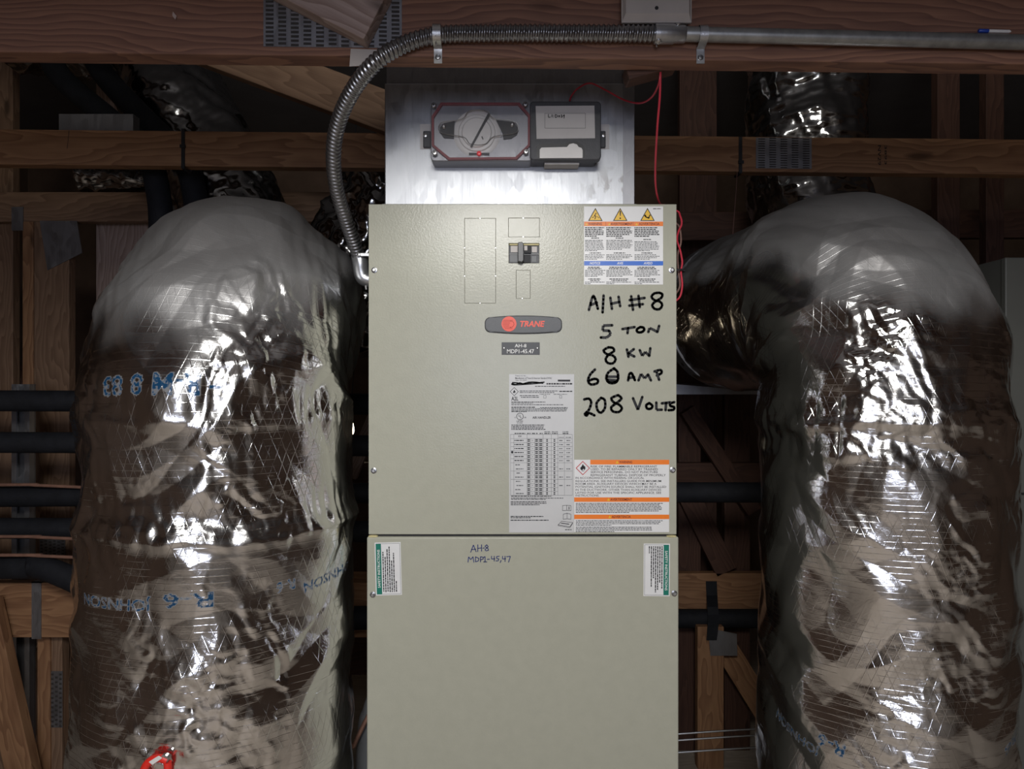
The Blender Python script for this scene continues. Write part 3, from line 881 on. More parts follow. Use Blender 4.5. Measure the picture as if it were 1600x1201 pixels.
sh.para('gr', 899.5, 1020, 822.6, 829.5, 2.3, 1.2, L1, 0.05, 0, 0.5)
for k, nm, mt in (('orW', 'orange_band', 'orange'), ('orA', 'orange_band', 'orange'), ('orD', 'orange_band', 'orange'),
                  *[('ma' + w_, 'band_lettering', 'maroon') for w_ in ('WARNING', 'AVERTISSEMENT', 'ADVERTENCIA')], *[('ye' + w_, 'alert_triangle', 'yellow') for w_ in ('WARNING', 'AVERTISSEMENT', 'ADVERTENCIA')], ('rd', 'red_diamond', 'red_print'),
                  ('wh', 'diamond_field', 'paper'), ('ink', 'bold_print', 'ink'), ('gr', 'small_print', 'ink_grey')): sh.build(k, nm, M[mt], rf)

# safety labels on the lower panel
YL = FY - 0.003
for side in (0, 1):
    deg, piv = ((-1.5, (606.5, 888)) if side == 0 else (0.4, (1026, 890)))
    x0, x1, y0, y1 = ((586.5, 627, 847, 929.5) if side == 0 else (1005.5, 1046.5, 849, 931))
    lb = card('safety_label', YL, x0, y0, x1, y1, M['paper'], ah, 0.0004, deg, piv)
    sh = Sheet(YL, deg, piv)
    sh.frame('gr', x0 + 1.4, y0 + 1.6, x1 - 1.4, y1 - 1.6, 0.45, 0.0006)
    if side == 0:
        sh.rect('gn', x0 + 1.5, y0 + 1.8, x0 + 9.8, y1 - 1.8, 0.0007)
        sh.text('wh', 'SAFETY INSTRUCTIONS', x0 + 3.6, y0 + 11, x0 + 7.6, y1 - 12, 0.0009, 0.012, 0, 90)
        for i in range(7):
            e = (58, 50, 62, 66, 44, 56, 12)[i]
            sh.words('ink', y1 - 4 - e - 6, y1 - 5, x0 + 11.6 + i * 3.3, 1.7, 0.0007, 90)
    else:
        sh.rect('gn', x1 - 9.8, y0 + 1.8, x1 - 1.5, y1 - 1.8, 0.0007)
        sh.text('wh', 'SAFETY INSTRUCTIONS', x1 - 7.6, y0 + 11, x1 - 3.6, y1 - 9, 0.0009, 0.012, 0, -90)
        for i in range(7):
            e = (66, 58, 68, 72, 50, 64, 11)[i]
            sh.words('ink', y0 + 4, y0 + 4 + e, x1 - 13.2 - i * 3.3, 1.7, 0.0007, 90)
    for k, nm, mt in (('gr', 'label_border', 'ink_grey'), ('gn', 'green_band', 'green'), ('wh', 'band_lettering', 'white_ink'), ('ink', 'small_print', 'ink')):
        sh.build(k, nm, M[mt], lb)

# felt-pen writing
big = [[(105, 230), (133, 128), (148, 122), (163, 165), (178, 220)], [(120, 190), (170, 170)], [(225, 112), (221, 180), (217, 250)],
       [(280, 130), (293, 222)], [(347, 122), (360, 200)], [(288, 180), (352, 165)],
       [(450, 118), (465, 230)], [(510, 115), (520, 207)], [(438, 150), (560, 132)], [(434, 195), (546, 183)],
       [(680, 90), (640, 95), (616, 122), (640, 150), (685, 163), (703, 192), (680, 224), (640, 220), (622, 190), (650, 160), (695, 132), (704, 102), (680, 90)],
       [(425, 378), (420, 420)], [(378, 386), (478, 370)],
       [(525, 370), (497, 387), (502, 410), (533, 412), (556, 395), (550, 374), (525, 370)], [(590, 410), (600, 378), (632, 392), (664, 410), (678, 360)],
       [(265, 535), (225, 560), (250, 590), (300, 602), (323, 632), (300, 666), (258, 662), (242, 630), (270, 592), (310, 566), (300, 540), (265, 535)],
       [(415, 552), (428, 612)], [(472, 550), (427, 585)], [(427, 585), (476, 610)], [(520, 558), (540, 605), (565, 572), (598, 605), (606, 542)],
       [(155, 716), (115, 758), (98, 808), (122, 838), (172, 828), (178, 802), (150, 792), (108, 806)],
       [(312, 706), (262, 742), (247, 790), (272, 824), (318, 824), (344, 790), (336, 732), (306, 708)], [(252, 775), (340, 775)], [(256, 800), (338, 806)], [(262, 818), (330, 818)],
       [(425, 805), (435, 755), (452, 745), (466, 770), (480, 802)], [(430, 786), (475, 778)], [(510, 805), (530, 752), (560, 788), (588, 757), (611, 805)],
       [(640, 732), (690, 720), (697, 745), (660, 765)], [(657, 735), (678, 800)],
       [(66, 960), (105, 954), (124, 985), (105, 1045), (72, 1078), (88, 1092), (104, 1070), (150, 1090)],
       [(205, 947), (168, 990), (176, 1048), (205, 1068), (236, 1028), (234, 965), (205, 947)],
       [(340, 926), (288, 950), (310, 985), (350, 1002), (374, 1032), (350, 1062), (302, 1058), (287, 1025), (330, 990), (371, 952), (345, 926)],
       [(465, 950), (505, 1045), (541, 940)], [(598, 990), (573, 1006), (580, 1034), (610, 1036), (624, 1012), (598, 990)],
       [(655, 985), (656, 1046), (700, 1044)], [(700, 992), (768, 984)], [(735, 990), (731, 1048)],
       [(802, 982), (768, 994), (772, 1014), (800, 1022), (796, 1044), (756, 1048)]]
five = [[(295, 355), (222, 358), (217, 398), (270, 400), (283, 428), (250, 456), (203, 455)]]
sharp = {(465, 950), (655, 985), (590, 410), (510, 805), (520, 558)}
sh = Sheet(FY)
for ln in big: sh.strokes('k', [ln], 4.2, 0.0003 + 0.0001 * (len(ln) % 3), 5.2235, 900, 440, ln[0] not in sharp)
sh.strokes('k', five, 4.4, 0.0004, 5.2235, 900, 440, False)
sh.build('k', 'marker_ratings', M['ink'], ah)['label'] = 'black felt-pen ratings A/H #8, 5 TON, 8 KW, 60 AMP, 208 VOLTS'
blue = [[(540, 130), (553, 96), (566, 128)], [(544, 118), (564, 116)], [(574, 95), (574, 127)], [(592, 95), (592, 125)], [(574, 112), (592, 110)], [(598, 111), (606, 110)],
        [(617, 95), (608, 102), (624, 114), (625, 121), (614, 124), (608, 118), (624, 104), (617, 95)],
        [(527, 178), (530, 153), (540, 166), (551, 153), (555, 178)], [(563, 153), (563, 177), (577, 172), (579, 160), (563, 153)],
        [(587, 177), (587, 152), (600, 155), (600, 163), (588, 167)], [(602, 156), (609, 151), (609, 177)], [(602, 177), (617, 177)], [(620, 165), (630, 164)],
        [(640, 150), (640, 163), (656, 162)], [(653, 150), (653, 173)], [(677, 150), (665, 151), (664, 160), (675, 163), (672, 172), (661, 172)], [(686, 170), (682, 180)],
        [(693, 150), (693, 163), (708, 162)], [(705, 150), (705, 175)], [(713, 152), (731, 150), (722, 178)]]
sh = Sheet(YL)
sh.strokes('k', blue, 1.35, 0.0003, 3.077, 560, 820, False)
sh.build('k', 'pen_note', M['ink_blue'], ah)['label'] = 'blue pen note AH-8 MDP1-45,47'

# ------------------------------------------------------------------ supply plenum
YP = 1.462
pl = empty('supply_plenum', (0.0, 1.65, ztop), 'bare galvanised sheet-metal plenum box above the air handler', 'plenum')
p0, p1 = W(601, 318, YP), W(975, 112, YP)
pz1 = W(0, 130, YP).z; pz2 = chord_z(0) + 0.20
MB().box(p0.x, p1.x, YP, 1.90, ztop - 0.0025, pz1).build('plenum_body', M['galv'], pl, bevel=0.002)
MB().box(p0.x + 0.003, p1.x, YP + 0.006, 1.897, pz1 - 0.002, pz2).build('upper_section', M['galv_plain'], pl)
MB().box(p1.x - 0.001, W(992, 0, YP).x, YP + 0.003, 1.90, ztop - 0.0025, pz2 - 0.004).build('side_flange', M['galv_plain'], pl, bevel=0.001)
MB().box(p1.x - 0.002, p1.x + 0.0015, YP - 0.002, YP + 0.01, ztop + 0.003, pz2).build('folded_seam', M['galv_plain'], pl)
MB().box(p0.x - 0.004, W(994, 0, YP).x, YP - 0.004, 1.905, ztop - 0.0006, ztop + 0.004).build('collar', M['enamel_dark'], pl)

# ------------------------------------------------------------------ duct smoke detector
YD = YP
dd = empty('duct_smoke_detector', W(805, 250, YD), 'charcoal duct smoke detector with clear cover, red gasket and white card on the plenum', 'smoke detector')
DF = 1.405                                             # front plane of the housing
def dpx(zx, zy): return (650 + zx / 5.161, 130 + zy / 5.161)
def rr_outline(x0, x1, y0, y1, r, n=5):
    pts = []
    for cx, cy, a0 in ((x1 - r, y0 + r, -90), (x1 - r, y1 - r, 0), (x0 + r, y1 - r, 90), (x0 + r, y0 + r, 180)):
        for k in range(n + 1):
            t = math.radians(a0 + 90 * k / n); pts.append((cx + r * math.cos(t), cy + r * math.sin(t)))
    return pts
def dprism(pts, ya, yb): return px_prism(pts, ya, yb, DF)
dprism(rr_outline(672, 832, 158, 248.5, 6), DF + 0.012, YD).build('sensor_base', M['galv_plain'], dd, bevel=0.0015)
dprism(rr_outline(828, 939.5, 157, 249, 6), DF + 0.003, DF + 0.022).build('power_cover', M['housing'], dd, bevel=0.002)
dprism(rr_outline(828, 935, 160, 247, 5), DF + 0.02, YD).build('power_base', M['housing'], dd)
octo = [(688, 158.5), (812, 158.5), (828.5, 178), (828.5, 226), (808, 247), (700, 248), (674, 226), (674, 180)]
def oct_in(k): return [(751 + (x - 751) * (1 - k * 1.0), 203 + (y - 203) * (1 - k * 1.65)) for x, y in octo]
ring_o = [W(x, y, DF) for x, y in octo]; ring_i = [W(x, y, DF) for x, y in oct_in(0.045)]
mr = MB(); n = len(octo)
vs = [(p.x, DF + 0.005, p.z) for p in ring_o] + [(p.x, DF + 0.005, p.z) for p in ring_i] + [(p.x, DF + 0.013, p.z) for p in ring_o] + [(p.x, DF + 0.013, p.z) for p in ring_i]
fs = []
for i in range(n):
    j = (i + 1) % n
    fs += [(i, j, n + j, n + i), (2 * n + i, 3 * n + i, 3 * n + j, 2 * n + j), (i, 2 * n + i, 2 * n + j, j), (n + i, n + j, 3 * n + j, 3 * n + i)]
mr.add(vs, fs).build('red_gasket', M['red_gasket'], dd)
# clear cover: a shallow shell
cov = dprism(rr_outline(671, 831.5, 156.5, 250.5, 7), DF - 0.0005, DF + 0.002)
cov.build('clear_cover', M['clear'], dd)
cvx = W(744.5, 205, DF)
hd = MB().lathe([(0.0495, 0.0), (0.0495, 0.003), (0.044, 0.006), (0.036, 0.0065), (0.034, 0.009), (0.029, 0.0095), (0.027, 0.0125), (0.0, 0.013)], (cvx.x, DF + 0.0175, cvx.z), (0, -1, 0), 40)
dome = hd.build('sensor_head', M['white_plastic'], dd, smooth=True)
for zp in ([(188, 345), (222, 310), (308, 292), (302, 432), (222, 428), (190, 385)], [(645, 284), (790, 300), (826, 350), (815, 402), (770, 432), (705, 440), (700, 395)]):
    dprism([dpx(*q_) for q_ in zp], DF + 0.0085, DF + 0.014).build('sensor_bracket', M['black'], dd)
for zx, zy in ((222, 340), (775, 325)):
    c = W(*dpx(zx, zy), DF)
    MB().lathe([(0.0042, 0), (0.0042, 0.003), (0.002, 0.005)], (c.x, DF + 0.009, c.z), (0, -1, 0), 12).build('bracket_screw', M['steel'], dd, smooth=True)
clip = [(180, 340), (215, 308), (370, 283), (420, 222), (500, 207), (580, 222), (625, 275), (790, 300), (822, 345), (800, 395), (625, 425), (570, 478), (500, 492), (430, 480), (385, 430), (215, 398), (182, 362), (180, 340)]
MB().tube([Vector((W(*dpx(x, y), DF).x, DF + 0.0042, W(*dpx(x, y), DF).z)) for x, y in clip], 0.0007, 6, 4).build('retainer_wire', M['steel'], dd, smooth=True)
a_, b_ = dpx(588, 238), dpx(445, 512)
dprism([(a_[0] - 1.5, a_[1]), (a_[0] + 2.2, a_[1] + 1.5), (b_[0] + 1.2, b_[1]), (b_[0] - 1.8, b_[1] - 1)], DF + 0.0024, DF + 0.0034).build('sampling_bar', M['black'], dd)
a_ = dpx(535, 435); dprism([(a_[0] - 1.6, a_[1] - 2), (a_[0] - 0.2, a_[1] - 2.4), (a_[0] + 1.6, a_[1] + 2), (a_[0] + 0.2, a_[1] + 2.4)], DF + 0.003, DF + 0.005).build('index_mark', M['black'], dd)
c = W(*dpx(507, 557), DF)
MB().lathe([(0.0045, 0), (0.0045, 0.003), (0.003, 0.0048), (0.0, 0.0052)], (c.x, DF + 0.009, c.z), (0, -1, 0), 14).build('status_light', M['led'], dd, smooth=True)
dprism([dpx(425, 548), dpx(590, 548), dpx(590, 566), dpx(425, 566)], DF + 0.009, DF + 0.011).build('light_bar', M['housing'], dd)
for zx, zy in ((143, 176), (150, 560), (883, 168), (888, 550)):
    c = W(*dpx(zx, zy), DF)
    sc = MB().lathe([(0.0048, -0.004), (0.0048, 0.0006), (0.0035, 0.0022), (0.0, 0.0026)], (c.x, DF + 0.0005, c.z), (0, -1, 0), 16).build('cover_screw', M['steel'], dd, smooth=True)
    cr_ = MB()
    cr_.box(c.x - 0.0026, c.x + 0.0026, DF - 0.0025, DF - 0.0005, c.z - 0.0005, c.z + 0.0005); cr_.box(c.x - 0.0005, c.x + 0.0005, DF - 0.0025, DF - 0.0005, c.z - 0.0026, c.z + 0.0026)
    cr_.build('cross_slot', M['black'], sc)
cardp = [dpx(965, 180), dpx(1440, 176), dpx(1445, 440), dpx(973, 445)]
cd = dprism(cardp, DF + 0.0024, DF + 0.0034).build('address_card', M['card'], dd)
sh = Sheet(DF)
x0, y0 = dpx(1038, 238); x1, y1 = dpx(1368, 360)
sh.frame('gr', x0, y0, x1, y1, 0.5, -0.0021)
hand = [[(1068, 248), (1068, 272), (1085, 270)], [(1097, 250), (1097, 270)], [(1108, 255), (1108, 257)], [(1108, 268), (1108, 270)], [(1122, 250), (1123, 274), (1140, 268), (1138, 254), (1122, 250)],
        [(1152, 256), (1148, 266), (1158, 270), (1162, 260), (1152, 256)], [(1170, 252), (1180, 255), (1173, 262), (1182, 268), (1170, 272)], [(1196, 252), (1187, 258), (1196, 263), (1198, 252), (1194, 278)]]
sh.strokes('ink', hand, 1.1, -0.0020, 5.161, 650, 130, False)
sh.build('gr', 'printed_frame', M['ink_grey'], cd); sh.build('ink', 'handwritten_address', M['ink'], cd)
rec = [dpx(975, 600), dpx(975, 505), dpx(995, 486), dpx(1205, 480), dpx(1240, 468), dpx(1300, 468), dpx(1345, 492), dpx(1362, 520), dpx(1362, 598)]
dprism(rec, DF + 0.0026, DF + 0.004).build('terminal_recess', M['black'], dd)
tab = [dpx(998, 602), dpx(998, 532), dpx(1012, 517), dpx(1218, 512), dpx(1236, 490), dpx(1268, 482), dpx(1298, 492), dpx(1312, 512), dpx(1335, 520), dpx(1344, 538), dpx(1344, 600)]
dprism(tab, DF + 0.0012, DF + 0.003).build('write_on_tab', M['white_plastic'], dd)
MB().pbox(851, 905, 250, 256.5, DF + 0.02, 0.03).build('wiring_label', M['card'], dd)
for s_, pxs in ((-1, (661, 673)), (1, (937, 946.5))):
    MB().pbox(pxs[0], pxs[1], 204 if s_ < 0 else 204, 230, YD - 0.008, 0.008).build('mounting_ear', M['housing'], dd, bevel=0.002)
    MB().pbox(656.5 if s_ < 0 else 937, 674 if s_ < 0 else 952, 194, 233, YD - 0.0008, 0.001).build('gasket_pad', M['card'], dd)
    c = W(665.5 if s_ < 0 else 942, 214, YD)
    MB().lathe([(0.0042, 0), (0.0042, 0.003), (0.003, 0.0036)], (c.x, YD - 0.0078, c.z), (0, -1, 0), 12).build('ear_screw', M['steel'], dd, smooth=True)

# ------------------------------------------------------------------ foil ducts
def perlin(x, y, seed):
    rs = np.random.RandomState(seed)
    perm = rs.permutation(256); ang = rs.rand(256) * 2 * math.pi
    xi = np.floor(x).astype(int); yi = np.floor(y).astype(int)
    xf = x - xi; yf = y - yi
    def g(ix, iy, fx, fy):
        h = ang[perm[(perm[ix & 255] + iy) & 255]]
        return np.cos(h) * fx + np.sin(h) * fy
    u = xf ** 3 * (xf * (xf * 6 - 15) + 10); v = yf ** 3 * (yf * (yf * 6 - 15) + 10)
    a = g(xi, yi, xf, yf); b = g(xi + 1, yi, xf - 1, yf); c = g(xi, yi + 1, xf, yf - 1); d = g(xi + 1, yi + 1, xf - 1, yf - 1)
    return (a + u * (b - a) + v * ((c + u * (d - c)) - (a + u * (b - a)))) * 1.4


def crumple(u, s, seed, wl, n=6, warp=0.5):
    """sum of warped triangle waves: flat facets meeting in creases"""
    rs = np.random.RandomState(seed)
    w1 = perlin(u / wl / 2.2, s / wl / 2.2, seed + 1); w2 = perlin(u / wl / 1.1, s / wl / 1.1, seed + 2)
    h = np.zeros_like(u)
    for i in range(n):
        a = rs.rand() * math.pi; f = rs.uniform(0.6, 1.6) / wl
        t = (u * math.cos(a) + s * math.sin(a)) * f + rs.rand() + warp * (w1 if i % 2 else w2) * (1 + 0.4 * i)
        h += np.abs((t - np.floor(t)) - 0.5) / f * 0.5
    return h / n - 0.5 * 0.25 * wl


def sstep(x, a, b):
    t = np.clip((x - a) / (b - a), 0, 1)
    return t * t * (3 - 2 * t)


def grid_mesh(name, P, U, S, mat, parent, prn=None, dust=None):
    n, m = P.shape[:2]                                  # along, around (last column repeats the first)
    me = bpy.data.meshes.new(name)
    me.vertices.add(n * m); me.vertices.foreach_set('co', P.reshape(-1).astype(np.float32))
    i = np.arange(n - 1)[:, None] * m + np.arange(m - 1)[None, :]
    q = np.stack([i, i + 1, i + m + 1, i + m], -1).reshape(-1, 4)
    nq = len(q)
    me.loops.add(nq * 4); me.loops.foreach_set('vertex_index', q.reshape(-1).astype(np.int32))
    me.polygons.add(nq)
    me.polygons.foreach_set('loop_start', (np.arange(nq) * 4).astype(np.int32))
    me.polygons.foreach_set('use_smooth', np.ones(nq, dtype=bool))
    uv = me.uv_layers.new(name='UVMap')
    UV = np.stack([U.reshape(-1), S.reshape(-1)], -1)[q.reshape(-1)]
    uv.data.foreach_set('uv', UV.reshape(-1).astype(np.float32))
    at = me.attributes.new('print', 'FLOAT', 'POINT')
    at.data.foreach_set('value', (np.zeros(n * m) if prn is None else prn.reshape(-1)).astype(np.float32))
    at = me.attributes.new('dust', 'FLOAT', 'POINT')
    at.data.foreach_set('value', (np.zeros(n * m) if dust is None else dust.reshape(-1)).astype(np.float32))
    me.materials.append(mat); me.update(calc_edges=True); me.validate()
    o = bpy.data.objects.new(name, me)
    return link(o, parent)


def stamp(prn, U, S, txt, u0, s0, w, h, tilt=0.0, bold=0.02):
    """print text, upside down as on the duct jacket, into the vertex mask; (u0, s0) is its centre"""
    v, f = glyphs(txt, bold, 0.0)
    p = np.stack([(0.5 - v[:, 0]) * w, (0.5 - v[:, 1]) * h], -1)
    c, sn = math.cos(tilt), math.sin(tilt)
    p = np.stack([u0 + p[:, 0] * c - p[:, 1] * sn, s0 + p[:, 0] * sn + p[:, 1] * c], -1)
    uu = U[0]; ss = S[:, 0]
    for face in f:
        for k in range(1, len(face) - 1):
            t = p[[face[0], face[k], face[k + 1]]]
            j0, j1 = np.searchsorted(uu, [t[:, 0].min(), t[:, 0].max()]); i0, i1 = np.searchsorted(ss, [t[:, 1].min(), t[:, 1].max()])
            if j1 <= j0 or i1 <= i0: continue
            X = U[i0:i1, j0:j1]; Yv = S[i0:i1, j0:j1]
            d = (t[1, 1] - t[2, 1]) * (t[0, 0] - t[2, 0]) + (t[2, 0] - t[1, 0]) * (t[0, 1] - t[2, 1])
            if abs(d) < 1e-12: continue
            a = ((t[1, 1] - t[2, 1]) * (X - t[2, 0]) + (t[2, 0] - t[1, 0]) * (Yv - t[2, 1])) / d
            b = ((t[2, 1] - t[0, 1]) * (X - t[2, 0]) + (t[0, 0] - t[2, 0]) * (Yv - t[2, 1])) / d
            prn[i0:i1, j0:j1][(a >= 0) & (b >= 0) & (a + b <= 1)] = 1.0


def big_duct(name, label, X, Y, R, zt, Rb, ang, L, seed, joints, texts, tail=0.75, step=0.0021, calmside=(9, 9), hot=()):
    d = np.array([math.sin(ang), math.cos(ang), 0.0]); right = np.array([d[1], -d[0], 0.0]); zv = np.array([0, 0, 1.0])
    zs = ZC + zt - R - Rb
    # along: coarse below the picture, fine above
    sv = np.concatenate([np.arange(0.0, ZC - 0.80, 0.02), np.arange(ZC - 0.80, zs, step)])
    nb = int(1.35 * (R + Rb) * math.pi / 2 / step * 0.75)
    al = np.linspace(0, math.pi / 2, nb)
    st = np.linspace(0.006, L, max(2, int(L / 0.006)))
    phf = np.arange(-1.85, 1.85, step / R)
    ph = np.concatenate([np.linspace(-math.pi, -1.85, 30)[:-1], phf, np.linspace(1.85, math.pi, 30)])
    C = [np.array([X, Y, s]) for s in sv]; Fv = [-d for _ in sv]; ss = list(sv)
    base = np.array([X, Y, zs])
    for a in al:
        C.append(base + Rb * ((1 - math.cos(a)) * d + math.sin(a) * zv)); Fv.append(-math.cos(a) * d + math.sin(a) * zv); ss.append(zs + 1e-4 + a * (Rb + R * 0.6))
    s_end = ss[-1]
    for t in st:
        C.append(base + Rb * (d + zv) + d * t); Fv.append(zv); ss.append(s_end + t)
    C = np.array(C); Fv = np.array(Fv); ss = np.array(ss)
    U, S = np.meshgrid(ph * R, ss)
    # radius along the run: joints where two jackets are taped together, tapering tail
    rad = np.full(len(ss), R)
    rad = rad * (1 - (1 - tail) * sstep(ss, s_end - 0.02, s_end + 0.10))
    disp = np.zeros_like(U)
    wob = perlin(U / 0.12, S / 0.5, seed + 40) * 0.010
    for zj, amp, wid, stepdn in joints:
        t = S - (zj + wob)
        disp += amp * np.exp(-(t / wid) ** 2) * (1 + 0.5 * perlin(U / 0.03, S / 0.03, seed + 9))
        disp += stepdn * (1 - sstep(t, -0.012, 0.004))
        near = np.exp(-((t - 0.02) / 0.035) ** 2)
        disp += near * 0.0045 * (np.abs(perlin(U / 0.035, S / 0.30, seed + 11)) - 0.25)
    # broad slackness, flat facets, wrinkles, fine crinkle
    calm = sstep(perlin(U / 0.17, S / 0.22, seed + 3), -0.12, 0.30)
    bend = sstep(S + 0.03 * perlin(U / 0.10, S / 0.10, seed + 78), zs + 0.07, zs + 0.19)
    rough = (0.18 + 0.82 * calm) * (1 - 0.92 * bend)
    quiet = np.maximum(sstep(U / R, calmside[1] - 0.15, calmside[1] + 0.15), sstep(-U / R, calmside[0] - 0.15, calmside[0] + 0.15))
    rough = rough * (1 - 0.8 * quiet)
    for hu, hs, ru, rs_ in hot:                      # badly crushed patches of the jacket
        rough = np.maximum(rough, sstep(1 - np.hypot((U - hu) / ru, (S - hs) / rs_) + 0.25 * perlin(U / 0.05, S / 0.05, seed + 79), 0.0, 0.25) * 1.25)
    disp += 0.010 * perlin(U / 0.30, S / 0.34, seed)
    disp += 0.6 * crumple(U, S, seed + 20, 0.17, 5, 0.35)
    disp += 0.62 * rough * crumple(U, S, seed + 30, 0.045, 6, 0.32)
    disp += 0.6 * rough * sstep(perlin(U / 0.11, S / 0.13, seed + 6), 0.0, 0.35) * crumple(U, S, seed + 50, 0.024, 6, 0.30)
    hz_ = perlin(U / 0.16 + 0.8 * perlin(U / 0.2, S / 0.2, seed + 60), S / 0.016, seed + 61)
    disp += 0.0006 * (1 - bend) * (1 - 0.8 * quiet) * sstep(perlin(U / 0.14, S / 0.2, seed + 62), 0.05, 0.4) * (1 - np.abs(hz_) * 2)
    # drawn pleats running over the elbow
    pl_ = perlin((U + 0.35 * S) / 0.028, S / 0.35, seed + 70) * np.exp(-((np.abs(U) - 0.24) / 0.13) ** 2)
    disp += 0.0035 * bend * pl_
    r = rad[:, None] + disp
    P = C[:, None, :] + r[..., None] * (np.cos(ph)[None, :, None] * Fv[:, None, :] + np.sin(ph)[None, :, None] * right[None, None, :])
    P[:, -1] = P[:, 0]
    prn = np.zeros_like(U)
    for tx in texts: stamp(prn, U, S, *tx)
    t = empty(name, (X, Y, 0), label, 'duct')
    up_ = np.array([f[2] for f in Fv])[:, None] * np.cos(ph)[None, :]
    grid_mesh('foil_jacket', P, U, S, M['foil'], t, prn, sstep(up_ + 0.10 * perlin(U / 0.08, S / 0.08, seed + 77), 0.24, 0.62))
    # collar at the far end, closing the run
    e = Vector(C[-1]); dv = Vector(d)
    MB().lathe([(R * tail * 1.01, -0.03), (R * tail * 1.01, 0.02), (R * tail * 0.2, 0.02)], e, dv, 40).build('end_collar', M['galv_plain'], t, smooth=True)
    return t


def on_duct(X, Y, R, px, py):
    """(u, z) of the point of an upright cylinder seen at a pixel"""
    dx = (px - 800) / FPX; a = 1 + dx * dx; b = -2 * (Y + X * dx); c = X * X + Y * Y - R * R
    y = (-b - math.sqrt(max(0, b * b - 4 * a * c))) / (2 * a)
    return math.atan2(dx * y - X, Y - y) * R, ZC + (600.5 - py) / FPX * y

DL = (-0.572, 1.45, 0.243); DR = (0.788, 1.59, 0.243)
def tx(D, s_, px, py, w, h, tilt=0.0, ang=0.0):
    u, z = on_duct(*D, px, py)
    return (s_, u + ang * D[2], z, w, h, tilt)
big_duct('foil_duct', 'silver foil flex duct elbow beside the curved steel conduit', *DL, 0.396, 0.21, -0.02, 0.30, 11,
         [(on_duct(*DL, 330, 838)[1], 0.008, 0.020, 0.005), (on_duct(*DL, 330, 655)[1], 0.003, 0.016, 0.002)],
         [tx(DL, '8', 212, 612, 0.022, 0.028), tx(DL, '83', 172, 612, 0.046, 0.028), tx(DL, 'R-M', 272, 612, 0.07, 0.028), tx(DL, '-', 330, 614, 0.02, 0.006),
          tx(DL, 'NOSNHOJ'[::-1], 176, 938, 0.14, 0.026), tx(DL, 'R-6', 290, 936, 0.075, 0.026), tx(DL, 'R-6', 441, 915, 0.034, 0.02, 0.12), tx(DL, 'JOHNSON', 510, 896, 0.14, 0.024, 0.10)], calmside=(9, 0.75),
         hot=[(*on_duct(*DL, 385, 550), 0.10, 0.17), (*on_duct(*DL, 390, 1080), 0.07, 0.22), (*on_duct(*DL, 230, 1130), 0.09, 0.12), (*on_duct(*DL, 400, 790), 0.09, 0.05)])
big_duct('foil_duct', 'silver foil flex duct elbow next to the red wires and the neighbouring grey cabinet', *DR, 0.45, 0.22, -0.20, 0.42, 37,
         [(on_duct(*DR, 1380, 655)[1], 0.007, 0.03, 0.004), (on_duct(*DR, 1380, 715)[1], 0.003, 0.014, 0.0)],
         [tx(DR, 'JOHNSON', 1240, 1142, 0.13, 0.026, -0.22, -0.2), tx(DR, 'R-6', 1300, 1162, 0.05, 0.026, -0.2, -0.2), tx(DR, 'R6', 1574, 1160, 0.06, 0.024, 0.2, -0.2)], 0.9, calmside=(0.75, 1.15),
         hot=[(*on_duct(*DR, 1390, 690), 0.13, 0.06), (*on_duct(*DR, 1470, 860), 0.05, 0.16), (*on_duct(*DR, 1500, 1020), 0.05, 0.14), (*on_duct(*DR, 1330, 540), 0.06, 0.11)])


def small_duct(name, pts, R, seed, label, group=None, mat='foil_bg', amp=1.0, res=14, na=110):
    P0 = resample(catmull([Vector(p) for p in pts], res), 0.006)
    T = frames(P0)
    ph = np.linspace(-math.pi, math.pi, na)
    C = np.array([p[:] for p in P0]); A = np.array([t[0][:] for t in T]); B = np.array([t[1][:] for t in T])
    L = np.concatenate([[0], np.cumsum(np.linalg.norm(np.diff(C, axis=0), axis=1))])
    U, S = np.meshgrid(ph * R, L)
    disp = amp * (1.1 * crumple(U, S, seed, 0.08, 6, 0.25) + 1.1 * crumple(U, S, seed + 5, 0.035, 5, 0.25) + 0.02 * perlin(U / 0.15, S / 0.15, seed + 8))
    end = np.minimum(L, L[-1] - L); shut = np.sqrt(np.clip(end / (R * 0.35), 0.02, 1))
    r = (R + disp) * shut[:, None]
    P = C[:, None] + r[..., None] * (np.cos(ph)[None, :, None] * A[:, None] + np.sin(ph)[None, :, None] * B[:, None])
    P[:, -1] = P[:, 0]
    o = grid_mesh(name, P, U, S, M[mat], None)
    return tag(o, label, 'duct', group)

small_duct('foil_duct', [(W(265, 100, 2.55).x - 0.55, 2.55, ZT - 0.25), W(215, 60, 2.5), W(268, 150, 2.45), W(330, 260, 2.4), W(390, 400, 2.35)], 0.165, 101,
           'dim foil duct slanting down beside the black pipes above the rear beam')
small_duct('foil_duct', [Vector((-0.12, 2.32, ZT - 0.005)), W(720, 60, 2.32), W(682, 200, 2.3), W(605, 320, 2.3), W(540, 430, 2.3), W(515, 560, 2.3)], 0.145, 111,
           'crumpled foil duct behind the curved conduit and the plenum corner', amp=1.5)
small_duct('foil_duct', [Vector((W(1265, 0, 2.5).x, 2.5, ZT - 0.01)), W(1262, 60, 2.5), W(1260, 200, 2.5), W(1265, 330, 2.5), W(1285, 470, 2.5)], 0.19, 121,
           'upright dark foil duct rising behind the small truss plate')

